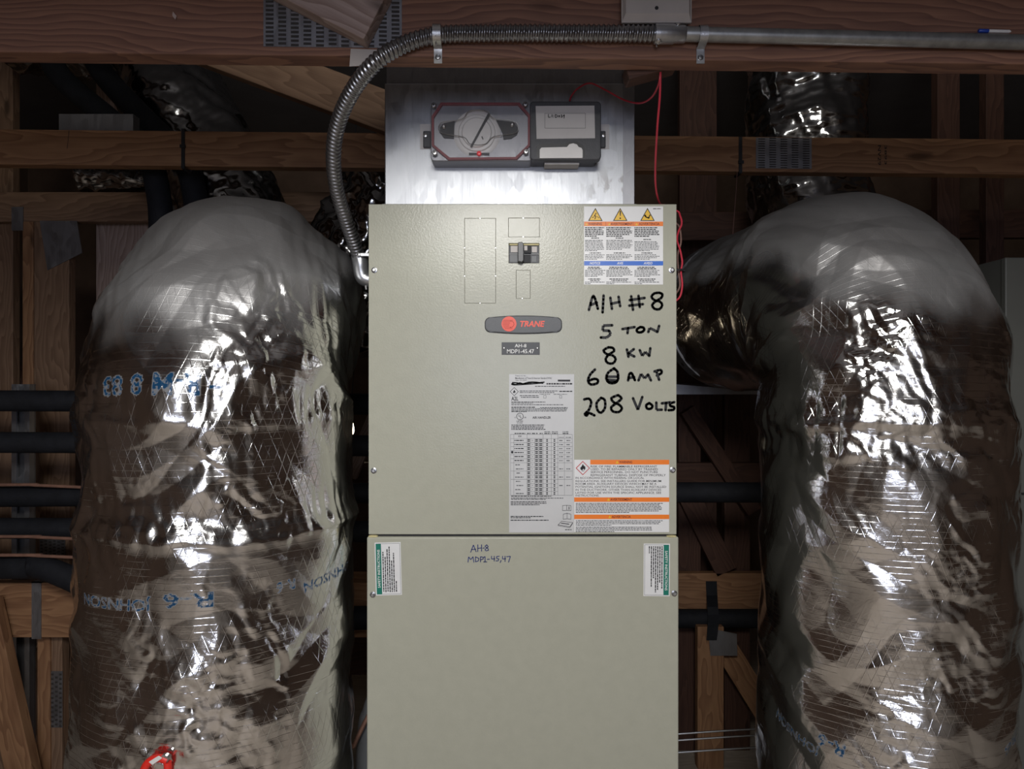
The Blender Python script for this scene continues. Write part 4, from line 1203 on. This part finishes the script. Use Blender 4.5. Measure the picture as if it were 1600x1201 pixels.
# ------------------------------------------------------------------ conduit run
YC = YT - 0.016
cpts = [W(1034, 53, YC), W(900, 52, YC), W(760, 52, YC), W(684, 55, YC), W(632, 69, YC), W(588, 96, YC), W(552, 140, YC + 0.04), W(529, 190, YC + 0.09),
        W(521, 240, YC + 0.14), W(526, 295, YC + 0.20), W(541, 345, YC + 0.26), W(556, 388, YC + 0.31), W(561, 402, YC + 0.325)]
fc = empty('flexible_conduit', cpts[-1], 'ribbed flexible steel conduit curving from the overhead beam to the air handler side', 'conduit')
PT = resample(catmull(cpts, 20), 0.0011)
MB().tube(PT, lambda s, a, L: 0.0128 + 0.0012 * math.sin(2 * math.pi * s / 0.0078 + a), 20, smooth=False).build('ribbed_armour', M['steel_dark'], fc, smooth=True)
yk = YC + 0.325
kp = [W(560.5, 398, yk), W(563, 410, yk), W(564.5, 423, yk + 0.003), W(568, 433, yk + 0.005), W(578, 437, yk + 0.006), W(594, 437, yk + 0.006)]
elb = MB().tube(kp, 0.0158, 18, 6).build('elbow_connector', M['diecast'], fc, smooth=True)
c = W(564, 400, yk)
MB().box(c.x - 0.004, c.x + 0.022, yk - 0.021, yk - 0.012, c.z - 0.004, c.z + 0.003).build('clamp_bar', M['diecast'], elb, bevel=0.001)
MB().lathe([(0.004, 0), (0.004, 0.004), (0.002, 0.005)], (c.x, yk - 0.019, c.z - 0.001), (0, -1, 0), 10).build('clamp_screw', M['steel'], elb, smooth=True)
MB().lathe([(0.002, 0), (0.002, 0.016)], W(571, 440, yk), (0.1, 0, -1), 8).build('drain_screw', M['steel'], elb)

rc = empty('rigid_conduit', W(1330, 60, YC), 'straight dull steel conduit clipped along the overhead beam', 'conduit')
zc0, zc1 = W(1060, 53, YC), W(1600, 66, YC)
kc = (zc1.z - zc0.z) / (zc1.x - zc0.x)
MB().tube([zc0, Vector((XR, YC, zc0.z + kc * (XR - zc0.x)))], 0.0118, 18, 2).build('steel_tube', M['emt'], rc, smooth=True)
cp = MB().lathe([(0.0135, 0), (0.0155, 0.001), (0.0155, 0.030), (0.0138, 0.034), (0.0138, 0.048), (0.0122, 0.05)], W(1022, 53, YC), (1, 0, -0.01), 20).build('coupling', M['diecast'], rc, smooth=True)
for px, py, sgn in ((1029, 64, -1), (1043, 42, 1), (1059, 40, 1)):
    c = W(px, py, YC - 0.006)
    MB().lathe([(0.0042, -0.004), (0.0042, 0.003), (0.0025, 0.004)], c, (0, -0.55, 0.8 * sgn), 10).build('set_screw', M['steel'], cp, smooth=True)
c = W(1026, 73, YC - 0.004)
MB().lathe([(0.0014, 0), (0.0014, 0.012)], c, (0, 0, 1), 8).build('clamp_stud', M['steel'], cp)


def strap(px, py, slope, label, mat, r=0.0146):
    c = W(px, py, YC)
    t = empty('conduit_strap', W(px, py + 30, YC), label, 'strap')
    mb = MB(); w = 0.0065; n = 14
    vs = []; fs = []
    ang = [math.radians(x) for x in np.linspace(-60, 205, n)]     # from the back underside, over the top to the front and below
    prof = []
    for k in range(n):
        a = math.radians(100 - 0) + 0
    th = np.linspace(math.radians(60), math.radians(-110), n)      # angle from +z towards -y
    for tt in np.linspace(math.radians(-70), math.radians(150), n):
        prof.append((-math.sin(tt) * r, math.cos(tt) * r))         # (dy, dz): over the top, round the front, under
    prof += [(0.0135, -0.0175), (0.0135, -0.0400)]
    for dy, dz in prof:
        for sx in (-w, w):
            vs.append((c.x + sx, c.y + dy, c.z + dz)); 
    for dy, dz in prof:
        for sx in (-w, w):
            vs.append((c.x + sx, c.y + dy + 0.0012 * (1 if dz < -0.016 else 0.0), c.z + dz - (0.0012 if abs(dy) < 0.013 and dz < 0 else -0.0012 if dz > 0 else 0)))
    m = len(prof)
    for i in range(m - 1):
        fs.append((2 * i, 2 * i + 1, 2 * i + 3, 2 * i + 2))
        fs.append((2 * m + 2 * i, 2 * m + 2 * i + 2, 2 * m + 2 * i + 3, 2 * m + 2 * i + 1))
        fs.append((2 * i, 2 * i + 2, 2 * m + 2 * i + 2, 2 * m + 2 * i)); fs.append((2 * i + 1, 2 * m + 2 * i + 1, 2 * m + 2 * i + 3, 2 * i + 3))
    mb.add(vs, fs).build('strap_band', mat, t, smooth=True)
    MB().box(c.x - w, c.x + w, YT - 0.002, YT + 0.0005, c.z - 0.040, c.z - 0.0135).build('strap_foot', mat, t, bevel=0.0007)
    s = MB().lathe([(0.0046, 0), (0.0046, 0.0012), (0.0035, 0.0025), (0, 0.003)], (c.x, YT - 0.0018, c.z - 0.0305), (0, -1, 0), 14).build('strap_screw', M['steel_dark'], t, smooth=True)
    return t
strap(683, 53.5, 0, 'bright zinc strap holding the ribbed flexible conduit to the beam', M['steel'])
strap(1098, 54, kc, 'dull zinc strap holding the straight conduit to the beam', M['diecast'], 0.0132)

# pen lying on the straight conduit
pc = W(1526, 54, YC - 0.0); pe = W(1574, 55, YC)
zt_ = zc0.z + kc * (pc.x - zc0.x) + 0.0118 + 0.0028
pn = empty('marker_pen', (pc.x, YC, zt_), 'thin blue and white pen lying on top of the straight conduit', 'pen')
MB().lathe([(0.0022, 0), (0.003, 0.001), (0.003, 0.016)], (pc.x, YC - 0.004, zt_), (1, 0, kc), 10).build('cap', M['pen_blue'], pn, smooth=True)
MB().lathe([(0.0026, 0), (0.0026, 0.033), (0.001, 0.036)], (pc.x + 0.016, YC - 0.004, zt_ + 0.016 * kc), (1, 0, kc), 10).build('barrel', M['white_plastic'], pn, smooth=True)

# beige cover on the beam
jc = empty('junction_box', W(1025, 36, YT), 'beige plastic junction box cover on the overhead beam above the conduit coupling', 'junction box')
q = [W(971, 36, YT - 0.024), W(1081, 36, YT - 0.024), W(1081, -70, YT - 0.024), W(971, -70, YT - 0.024)]
MB().box(q[0].x, q[1].x, YT - 0.024, YT - 0.018, q[0].z + 0.001, q[2].z).build('rim', M['beige_plastic'], jc, bevel=0.001)
MB().box(q[0].x + 0.004, q[1].x - 0.004, YT - 0.02, YT + 0.001, q[0].z + 0.004, q[2].z - 0.004).build('box_body', M['beige_plastic'], jc)
i0 = [(p.x, p.z) for p in q]
b0 = MB(); ins = 0.012; Yf = YT - 0.031
vs = [(q[0].x + 0.0015, YT - 0.0239, q[0].z + 0.0025), (q[1].x - 0.0015, YT - 0.0239, q[0].z + 0.0025), (q[1].x - 0.0015, YT - 0.0239, q[2].z), (q[0].x + 0.0015, YT - 0.0239, q[2].z),
      (q[0].x + 0.006, Yf, q[0].z + ins), (q[1].x - 0.006, Yf, q[0].z + ins), (q[1].x - 0.006, Yf, q[2].z - ins), (q[0].x + 0.006, Yf, q[2].z - ins)]
b0.add(vs, [(4, 5, 6, 7), (0, 1, 5, 4), (1, 2, 6, 5), (2, 3, 7, 6), (3, 0, 4, 7), (3, 2, 1, 0)]).build('cover_plate', M['beige_plastic'], jc)
c = W(1026, 12.5, Yf)
MB().lathe([(0.003, -0.001), (0.003, 0.0006), (0.0015, 0.001)], (c.x, Yf, c.z), (0, -1, 0), 12).build('cover_screw', M['black_metal'], jc)

# ------------------------------------------------------------------ wires
hang = W(1032, 112, YT + 0.05)
tag(MB().tube([W(890, 158, DF + 0.03), W(893, 150, DF + 0.03), W(903, 138, 1.43), W(922, 130, 1.435), W(945, 140, 1.43), W(975, 156, 1.42), W(1000, 161, 1.38), W(1018, 152, 1.32), W(1029, 132, 1.26), hang], 0.0017, 8, 8)
    .build('red_wire', M['red_wire'], smooth=True), 'thin red wire drooping from the smoke detector to the overhead beam', 'wire')
tag(MB().tube([hang, W(1031, 150, 1.26), W(1027, 200, 1.30), W(1024, 260, 1.37), W(1025, 295, 1.42), W(1031, 318, 1.47), W(1040, 322, 1.53), Vector((0.30, 1.56, ztop + 0.002))], 0.0019, 8, 8)
    .build('red_wire', M['red_wire'], smooth=True), 'red wire hanging straight from the overhead beam to the cabinet top', 'wire')
YS = 1.50
tag(MB().tube([Vector((0.30, 1.53, ztop + 0.002)), W(1056, 329, YS), W(1063, 338, YS), W(1065, 350, YS), W(1060, 362, YS), W(1058, 375, YS), W(1063, 392, YS), W(1066, 410, YS), W(1064, 424, YS), W(1066, 445, YS), W(1063, 462, YS), W(1056, 470, YS), W(1050, 474, YS)], 0.0019, 8, 6)
    .build('red_wire', M['red_wire'], smooth=True), 'red wire looping down the cabinet side beside the screw', 'wire')
tag(MB().tube([W(1056, 348, YS + 0.006), W(1062, 356, YS + 0.006), W(1064, 378, YS + 0.006), W(1059, 398, YS + 0.006), W(1060, 424, YS + 0.006), W(1062, 448, YS + 0.006), W(1050, 466, YS + 0.006)], 0.0018, 8, 6)
    .build('brown_wire', M['brown_wire'], smooth=True), 'brown wire strapped to the red wires on the cabinet side', 'wire')
tag(MB().tube([W(1052, 423, YS - 0.004), W(1062, 421, YS - 0.007), W(1070, 423, YS), W(1062, 425, YS + 0.012), W(1052, 424, YS + 0.008)], 0.0022, 6, 5)
    .build('cable_tie', M['black'], smooth=True), 'black cable tie around the red wires on the cabinet side', 'cable tie')


def beam_tie(px, py0, py1, label, tailv):
    Yt = Y2 - 0.002
    t = MB()
    a = W(px - 2.6, py1, Yt); b = W(px + 2.6, py0, Yt)
    t.box(a.x, b.x, Yt - 0.0012, Yt + 0.002, a.z - 0.003, b.z + 0.003)
    t.box(a.x, b.x, Yt, Y2 + 0.041, b.z + 0.0015, b.z + 0.004); t.box(a.x, b.x, Yt, Y2 + 0.041, a.z - 0.004, a.z - 0.0015)
    t.box(a.x, b.x, Y2 + 0.0385, Y2 + 0.041, a.z - 0.003, b.z + 0.003)
    t.box(a.x - 0.002, b.x + 0.003, Yt - 0.006, Yt - 0.001, a.z + tailv, a.z + tailv + 0.008)
    return tag(t.build('cable_tie', M['black']), label, 'cable tie')
beam_tie(286, 203, 261, 'black cable tie around the rear beam above the foil elbow by the black pipes', 0.05)
beam_tie(1157, 216, 268, 'black cable tie around the rear beam beside the small truss plate', 0.02)
sh = Sheet(Y2)
sh.text('k', '3893', 1382, 227, 1385.5, 257, 0.0004, 0.01, 0, -90); sh.text('k', 'NV29', 1371.5, 227, 1376.5, 258, 0.0004, 0.01, 0, -90)
sh.build('k', 'grade_stamp', M['ink'], rear)
sh = Sheet(Y2)
sh.strokes('k', [[(108, 204), (107, 215), (105, 232)]], 0.8, 0.0003)
sh.build('k', 'drying_crack', M['black_metal'], rear)

# ------------------------------------------------------------------ background of the attic
def pipe(name, pts, R, mat, label, cat='pipe', group=None, n=16, res=8):
    return tag(MB().tube(pts, R, n, res).build(name, M[mat], smooth=True), label, cat, group)

# black insulated lines, upper left
pipe('insulated_pipe', [Vector((-2.2, 2.32, ZT - 0.01)), W(20, 20, 2.25), W(95, 120, 2.2), W(170, 185, 2.15), W(226, 232, 2.13), W(247, 300, 2.12), W(252, 380, 2.12), W(255, 640, 2.12), W(255, 900, 2.14)], 0.033, 'rubber',
     'black insulated pipe bending down just left of the foil elbow under the rear beam', 'pipe')
pipe('insulated_pipe', [Vector((-1.95, 2.34, ZT - 0.01)), W(90, 20, 2.30), W(165, 120, 2.25), W(235, 195, 2.2), W(285, 245, 2.17), W(305, 310, 2.15), W(312, 400, 2.15), W(312, 640, 2.15), W(312, 900, 2.2)], 0.034, 'rubber',
     'black insulated pipe dropping behind the crown of the foil elbow', 'pipe')
# horizontal insulated lines
xw = XL + 0.003
for y_, txt in ((626, 'topmost of the black insulated pipes crossing to the foil duct'), (691, 'second black insulated pipe below the topmost one by the channel post'), (825, 'black insulated pipe just above the curved lowest one')):
    a_ = W(0, y_, 2.32)
    pipe('insulated_pipe', [Vector((xw, 2.32, a_.z)), a_, W(300, y_ + 2, 2.32), W(620, y_ + 6, 2.32)], 0.033, 'rubber', txt)
a_ = W(0, 776, 2.40)
pipe('insulated_pipe', [Vector((xw, 2.40, a_.z)), a_, W(560, 770, 2.40), W(1120, 769, 2.40), Vector((1.353, 2.40, a_.z + 0.01))], 0.033, 'rubber', 'long black insulated pipe running behind both foil ducts and the air handler')
a_ = W(0, 886, 2.28)
pipe('insulated_pipe', [Vector((xw, 2.28, a_.z)), a_, W(55, 884, 2.26), W(110, 903, 2.25), W(200, 945, 2.25), W(330, 964, 2.25), W(560, 965, 2.30), W(760, 965, 2.55), W(960, 966, 2.82), W(1060, 966, 2.862), W(1200, 966, 2.862), Vector((XR - 0.003, 2.862, W(0, 966, 2.862).z))], 0.036, 'rubber', 'lowest black insulated pipe sagging over the strapped beam')
for y_, Yy in ((757, 2.36), (838, 2.27), (867, 2.24)):
    a_ = W(0, y_, Yy)
    pipe('thin_tube', [Vector((xw, Yy, a_.z)), a_, W(60, y_ + 1, Yy), W(300, y_ + 12, Yy)], 0.005, 'copper', {757: 'thin copper tube on top of the long black pipe', 838: 'thin copper tube under the fourth black pipe', 867: 'thin copper tube over the lowest black pipe'}[y_], 'tube', None, 8, 5)

# steel channel and posts, left
Yq = 2.46
ct = W(18, 300, Yq); cb_ = W(46, 300, Yq)
ch = empty('channel_post', ((ct.x + cb_.x) / 2, Yq, 0), 'upright galvanised steel channel behind the black insulated pipes', 'post')
MB().box(ct.x, cb_.x, Yq + 0.028, Yq + 0.032, 0, W(0, 600, Yq).z).build('web', M['galv_plain'], ch)
for xa, xb in ((ct.x, ct.x + 0.004), (cb_.x - 0.004, cb_.x)):
    MB().box(xa, xb, Yq, Yq + 0.03, 0, W(0, 600, Yq).z).build('flange', M['galv_plain'], ch)
for xa, xb in ((ct.x + 0.004, ct.x + 0.016), (cb_.x - 0.016, cb_.x - 0.004)):
    MB().box(xa, xb, Yq, Yq + 0.003, 0, W(0, 600, Yq).z).build('lip', M['galv_plain'], ch)
def post(px0, px1, Y, top, mat, label, thick=0.04):
    x0, x1 = W(px0, 0, Y).x, W(px1, 0, Y).x
    return timber('stud', ((x0 + x1) / 2, Y, 0.0), ((x0 + x1) / 2, Y, top), x1 - x0, thick, M[mat], label, 'post')
Y3 = 2.70
a_ = W(0, 323, Y3); zc3 = a_.z
timber('ledger', (XL, Y3, zc3), (W(640, 0, Y3).x, Y3, zc3), 0.108, 0.04, M['wood_dim'], 'dim brown ledger board under the bright foil bundle', 'beam')
post(35, 52, Y3 - 0.002, zc3 - 0.054, 'wood_chord', 'narrow pale-edged stud beside the wide brown stud')
post(53, 108, Y3 - 0.002, zc3 - 0.054, 'wood_dim', 'wide brown stud behind the black insulated pipes')
post(150, 240, Y3 + 0.10, ZT, 'dust_wood', 'broad pale stud half hidden by the foil elbow')
post(-4, 20, Y3 + 0.045, ZT, 'wood_dim', 'grey-brown stud at the far left behind the rear beam')
timber('brace', W(-60, 330, Y3 + 0.1), W(40, 700, Y3 + 0.1), 0.10, 0.03, M['wood_red'], 'slanting dark red brace left of the narrow stud', 'beam')
g = W(62, 420, Y3 - 0.006)
g_ = MB().prism([(W(x, y, Y3 - 0.006).x, W(x, y, Y3 - 0.006).z) for x, y in ((62, 345), (120, 345), (128, 395), (74, 422))], Y3 - 0.006, Y3 - 0.002).build('gusset_plate', M['galv_plain'])
tag(g_, 'dull steel gusset plate joining the ledger board and the wide brown stud', 'plate')
nl = MB().prism([(W(x, y, Y3 - 0.004).x, W(x, y, Y3 - 0.004).z) for x, y in ((18, 323), (36, 323), (36, 360), (18, 360))], Y3 - 0.004, Y3 + 0.001).build('hanger_bracket', M['galv_plain'])
tag(nl, 'small steel bracket on the end of the dim ledger board', 'bracket')
small_duct('foil_bundle', [W(120, 279, Y3 + 0.02), W(170, 278, Y3 + 0.02), W(240, 281, Y3 + 0.02), W(345, 284, Y3 + 0.02)], 0.047, 141, 'bright foil-wrapped pipe lying on the dim ledger board')
bx_ = MB().pbox(92, 208, 178, 204, Y2 + 0.004, 0.034)
tag(bx_.build('metal_block', M['galv_plain']), 'grey metal box lying on the rear beam under the black pipes', 'box')

# strapped beam, lower left
Y4 = 2.34
bz = W(0, 953, Y4).z
timber('floor_joist', (XL, Y4, bz), (W(600, 0, Y4).x, Y4, bz), 0.172, 0.04, M['wood_chord'], 'brown beam with a galvanised strap under the lowest black pipe', 'beam')
st_ = MB().box(W(50, 0, Y4).x, W(65, 0, Y4).x, Y4 - 0.002, Y4 + 0.0005, bz - 0.09, bz + 0.09)
st_.box(W(50, 0, Y4).x, W(65, 0, Y4).x, Y4 - 0.002, Y4 + 0.042, bz + 0.086, bz + 0.09)
tag(st_.build('steel_strap', M['galv_plain']), 'galvanised strap wrapped over the brown beam', 'strap')
def pst(px0, px1, Y, py_top, mat, label, thick=0.04):
    return post(px0, px1, Y, W(0, py_top, Y).z, mat, label, thick)
pst(58, 78, Y4 + 0.042, 930, 'wood_chord', 'orange-brown stud under the strapped beam')
pst(80, 97, Y4 + 0.05, 930, 'wood_dim', 'pale stud with a slotted plate under the strapped beam')
nail_plate('truss_plate', 79, 98, 1048, 1136, Y4 + 0.05, 3, 12, 0, 'narrow slotted plate on the pale stud under the strapped beam')
timber('brace', W(72, 1175, Y4 + 0.10), W(200, 1000, Y4 + 0.10), 0.09, 0.04, M['wood_chord'], 'slanting orange-brown brace behind the foot of the foil duct', 'beam')
timber('brace', W(55, 1320, Y4 - 0.06), W(-30, 940, Y4 - 0.06), 0.085, 0.04, M['wood_chord'], 'slanting brown brace below the strapped beam end', 'beam')
timber('brace', W(5, 1062, Y4 + 0.16), W(70, 985, Y4 + 0.16), 0.03, 0.03, M['wood_dim'], 'thin dim slanting batten under the strapped beam', 'beam')
# perforated plate and pale strips above the strapped beam
nail_plate('truss_plate', 62, 102, 838, 868, Y3 - 0.004, 6, 6, 0, 'pale slotted plate between the two lowest black pipes')

# between the left duct and the cabinet
Y5 = 2.9
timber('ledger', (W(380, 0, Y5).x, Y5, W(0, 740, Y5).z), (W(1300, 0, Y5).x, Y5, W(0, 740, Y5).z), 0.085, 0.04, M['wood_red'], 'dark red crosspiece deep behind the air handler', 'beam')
timber('brace', W(545, 745, Y5 - 0.05), W(590, 640, Y5 - 0.05), 0.055, 0.04, M['dust_wood'], 'pale slanting brace lit by the far bulb', 'beam')
timber('joist', (W(380, 0, Y5).x, Y5, W(0, 925, Y5).z), (W(1300, 0, Y5).x, Y5, W(0, 923, Y5).z), 0.14, 0.04, M['wood_chord'], 'brown joist with a black strap between the air handler and the foil duct', 'beam')
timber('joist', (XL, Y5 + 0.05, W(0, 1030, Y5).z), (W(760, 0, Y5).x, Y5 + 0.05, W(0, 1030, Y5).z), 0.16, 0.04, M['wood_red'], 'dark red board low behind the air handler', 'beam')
bp = W(548, 672, 3.3)
lamp = empty('utility_bulb', bp, 'small lit bulb glimpsed far back beside the air handler', 'lamp')
MB().lathe([(0.002, -0.022), (0.012, -0.016), (0.016, 0.0), (0.013, 0.02), (0.010, 0.035)], bp, (0, 0, 1), 16).build('bulb_glass', M['bulb'], lamp, smooth=True)
MB().lathe([(0.014, 0.033), (0.014, 0.075), (0.004, 0.08)], bp, (0, 0, 1), 14).build('socket', M['black'], lamp, smooth=True)
MB().tube([bp + Vector((0, 0, 0.078)), bp + Vector((0.01, 0.05, 0.5)), Vector((bp.x, bp.y + 0.1, ZT))], 0.003, 6, 6).build('cord', M['black'], lamp)
pd = bpy.data.lights.new('utility_bulb_light', 'POINT'); pd.energy = 0.30; pd.color = (1.0, 0.78, 0.52); pd.shadow_soft_size = 0.03
po = bpy.data.objects.new('utility_bulb_light', pd); po.location = bp + Vector((0, -0.06, 0.0)); COL.objects.link(po)
YG = 1.70
pipe('drain_pipe', [Vector((cl + 0.006, YG, W(0, 1084, YG).z)), Vector((cl - 0.014, YG, W(0, 1088, YG).z)), Vector((cl - 0.032, YG, W(0, 1112, YG).z)), Vector((cl - 0.046, YG, W(0, 1185, YG).z)), Vector((cl - 0.046, YG, 0.001))], 0.032, 'grey_pvc', 'grey rounded drain pipe between the foil duct and the cabinet', 'pipe')
pipe('copper_tube', [Vector((cl + 0.005, YG - 0.045, W(0, 1076, YG - 0.045).z)), W(592, 1090, YG - 0.045), W(572, 1125, YG - 0.05), W(553, 1165, YG - 0.055), W(540, 1205, YG - 0.06), Vector((W(532, 0, YG).x, YG - 0.06, 0.001))], 0.005, 'copper', 'thin brownish copper tube curving down in front of the grey drain pipe', 'tube', None, 10)

# between the cabinet and the right duct
Y6 = 2.80
pst(1090, 1131, Y6, 979, 'wood_chord', 'brown stud below the strapped joist beside the foil duct')
timber('brace', W(1128, 1002, Y6 + 0.042), W(1210, 1134, Y6 + 0.042), 0.09, 0.04, M['wood_chord'], 'slanting brown brace running from the stud into the foil duct', 'beam')
dp_ = MB().prism([(W(x, y, Y6 - 0.002).x, W(x, y, Y6 - 0.002).z) for x, y in ((1107, 988), (1122, 984), (1151, 990), (1152, 1024), (1110, 1024))], Y6 - 0.003, Y6 + 0.001)
tag(dp_.build('gusset_plate', M['galv_plain']), 'dull small steel plate on the stud beside the foil duct', 'plate')
sb_ = MB(); rb_ = [(1103, 1120, 908, 2.898), (1104, 1121, 930, 2.894), (1105, 1122, 948, 2.834), (1106, 1123, 960, 2.821), (1106, 1123, 973, 2.7955), (1105, 1122, 985, 2.7955), (1104, 1120, 1000, 2.794)]
for x0, x1, y, Yb in rb_: sb_.v += [tuple(W(x0, y, Yb)), tuple(W(x1, y, Yb)), tuple(W(x1, y, Yb) + Vector((0, 0.003, 0))), tuple(W(x0, y, Yb) + Vector((0, 0.003, 0)))]
for q_ in range(len(rb_) - 1):
    for e_ in range(4): sb_.f.append((4 * q_ + e_, 4 * q_ + (e_ + 1) % 4, 4 * q_ + 4 + (e_ + 1) % 4, 4 * q_ + 4 + e_))
sb_.f += [(3, 2, 1, 0), tuple(4 * (len(rb_) - 1) + e_ for e_ in range(4))]
tag(sb_.build('black_strap', M['rubber']), 'black strap hanging the pipe from the joist beside the foil duct', 'strap')
timber('brace', W(1070, 760, Y5), W(1136, 894, Y5), 0.085, 0.04, M['wood_red'], 'dark slanting brace behind the pipes by the foil duct', 'beam')
timber('brace', W(1075, 640, Y5 - 0.04), W(1180, 800, Y5 - 0.04), 0.06, 0.04, M['wood_red'], 'dark slanting brace above the long black pipe', 'beam')
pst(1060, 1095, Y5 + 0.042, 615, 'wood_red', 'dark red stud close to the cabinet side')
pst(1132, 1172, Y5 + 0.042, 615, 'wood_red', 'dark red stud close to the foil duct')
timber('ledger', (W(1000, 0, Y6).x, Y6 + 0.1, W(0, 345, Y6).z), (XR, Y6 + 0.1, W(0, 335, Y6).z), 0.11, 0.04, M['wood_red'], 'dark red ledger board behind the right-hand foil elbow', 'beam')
sm = MB().add([W(1030, 598, 2.5), W(1200, 612, 2.5), W(1200, 616, 2.5), W(1030, 616, 2.5), W(1030, 596, 2.96), W(1200, 606, 2.96), W(1200, 616, 2.96), W(1030, 616, 2.96)],
              [(3, 2, 1, 0), (4, 5, 6, 7), (0, 1, 5, 4), (3, 7, 6, 2), (1, 2, 6, 5), (0, 4, 7, 3)])
tag(sm.build('sheet_metal_shelf', M['galv_plain']), 'thin bluish sheet-metal ledge between the cabinet and the foil duct', 'shelf')
for y_, tt in ((1146, 'upper of three thin steel rods low beside the foil duct'), (1156, 'middle of three thin steel rods low beside the foil duct'), (1175, 'lowest of three thin steel rods low beside the foil duct')):
    pipe('steel_rod', [W(900, y_ + 12, 2.3), W(1062, y_, 2.3), W(1190, y_ - 8, 2.3), Vector((1.352, 2.3, W(0, y_ - 22, 2.3).z))], 0.0032, 'steel', tt, 'rod', None, 8, 3)
tag(MB().tube([W(1152, 268, Y2 - 0.001), W(1150, 300, 2.0), W(1147, 340, 2.03), W(1145, 366, 2.05)], 0.001, 5, 4).build('string', M['brown_wire']), 'thin string hanging from the cable tie on the rear beam', 'string')

# upper right studs
for px0, px1, m_, tt in ((1062, 1120, 'wood_red', 'dark stud right of the plenum above the rear beam'), (1465, 1500, 'wood_red', 'dark stud above the rear beam near the grade stamp')):
    Yy = 3.2 if px0 < 1300 else 2.57
    x0, x1 = W(px0, 0, Yy).x, W(px1, 0, Yy).x
    timber('stud', ((x0 + x1) / 2, Yy, 0.0), ((x0 + x1) / 2, Yy, ZT), x1 - x0, 0.04, M[m_], tt, 'post')
post(1541, 1569, 2.57, ZT, 'wood_red', 'dark red stud between the foil duct and the grey cabinet')

# neighbouring cabinet at the right edge
YN = 2.03
nb = empty('air_handler', (1.68, 2.3, 0), 'plain grey neighbouring air handler cabinet behind the right-hand foil duct', 'air handler')
nx0 = W(1571, 0, YN).x; nzt = W(0, 402, YN).z
MB().box(nx0 + 0.003, nx0 + 0.59, YN + 0.02, YN + 0.5, 0.0, nzt).build('cabinet_shell', M['enamel_neighbour_shaded'], nb, bevel=0.003)
MB().box(nx0, nx0 + 0.593, YN, YN + 0.02, W(0, 770, YN).z, nzt).build('upper_panel', M['enamel_neighbour_shaded'], nb, bevel=0.003)
MB().box(nx0 - 0.003, nx0 + 0.596, YN - 0.003, YN + 0.02, 0.05, W(0, 773, YN).z).build('lower_panel', M['enamel_neighbour_shaded'], nb, bevel=0.003)

# red-handled snips hooked on the left duct
ux = W(247, 1190, 1.20)
sn = empty('snips', Vector((ux.x, 1.19, ux.z - 0.13)), 'red-handled snips tucked against the foot of the left-hand foil duct', 'snips')
YR = 1.180
for pts in ([(262, 1188), (250, 1184), (236, 1188), (226, 1200), (222, 1225), (226, 1262)], [(262, 1190), (262, 1204), (256, 1222), (250, 1240), (250, 1268)]):
    MB().tube([W(x, y, YR) for x, y in pts], 0.0065, 10, 5).build('red_grip', M['red_grip'], sn, smooth=True)
MB().add([W(232, 1190, YR - 0.007), W(248, 1180, YR - 0.008), W(254, 1184, YR - 0.008), W(238, 1195, YR - 0.007), W(232, 1190, YR), W(248, 1180, YR), W(254, 1184, YR), W(238, 1195, YR)],
         [(3, 2, 1, 0), (4, 5, 6, 7), (0, 1, 5, 4), (1, 2, 6, 5), (2, 3, 7, 6), (3, 0, 4, 7)]).build('grip_stripe', M['white_plastic'], sn, bevel=0.001)
MB().lathe([(0.007, -0.004), (0.007, 0.004)], W(258, 1184, YR), (0, -1, 0), 12).build('pivot', M['steel'], sn)

GROUPS = {'insulated_pipe': 'black insulated pipes', 'foil_duct': 'foil ducts', 'truss_plate': 'slotted truss plates', 'steel_rod': 'thin steel rods', 'thin_tube': 'thin copper tubes on the pipes',
          'stud': 'attic studs', 'brace': 'slanting attic braces', 'red_wire': 'red wires', 'cable_tie': 'black cable ties', 'conduit_strap': 'conduit straps', 'truss_chord': 'overhead truss beams',
          'truss_web': 'diagonal truss webs', 'ledger': 'ledger boards', 'joist': 'joists behind the air handler', 'air_handler': 'air handlers'}
for o in COL.objects:
    k = o.name.split('.')[0]
    if o.parent is None and k in GROUPS: o['group'] = GROUPS[k]
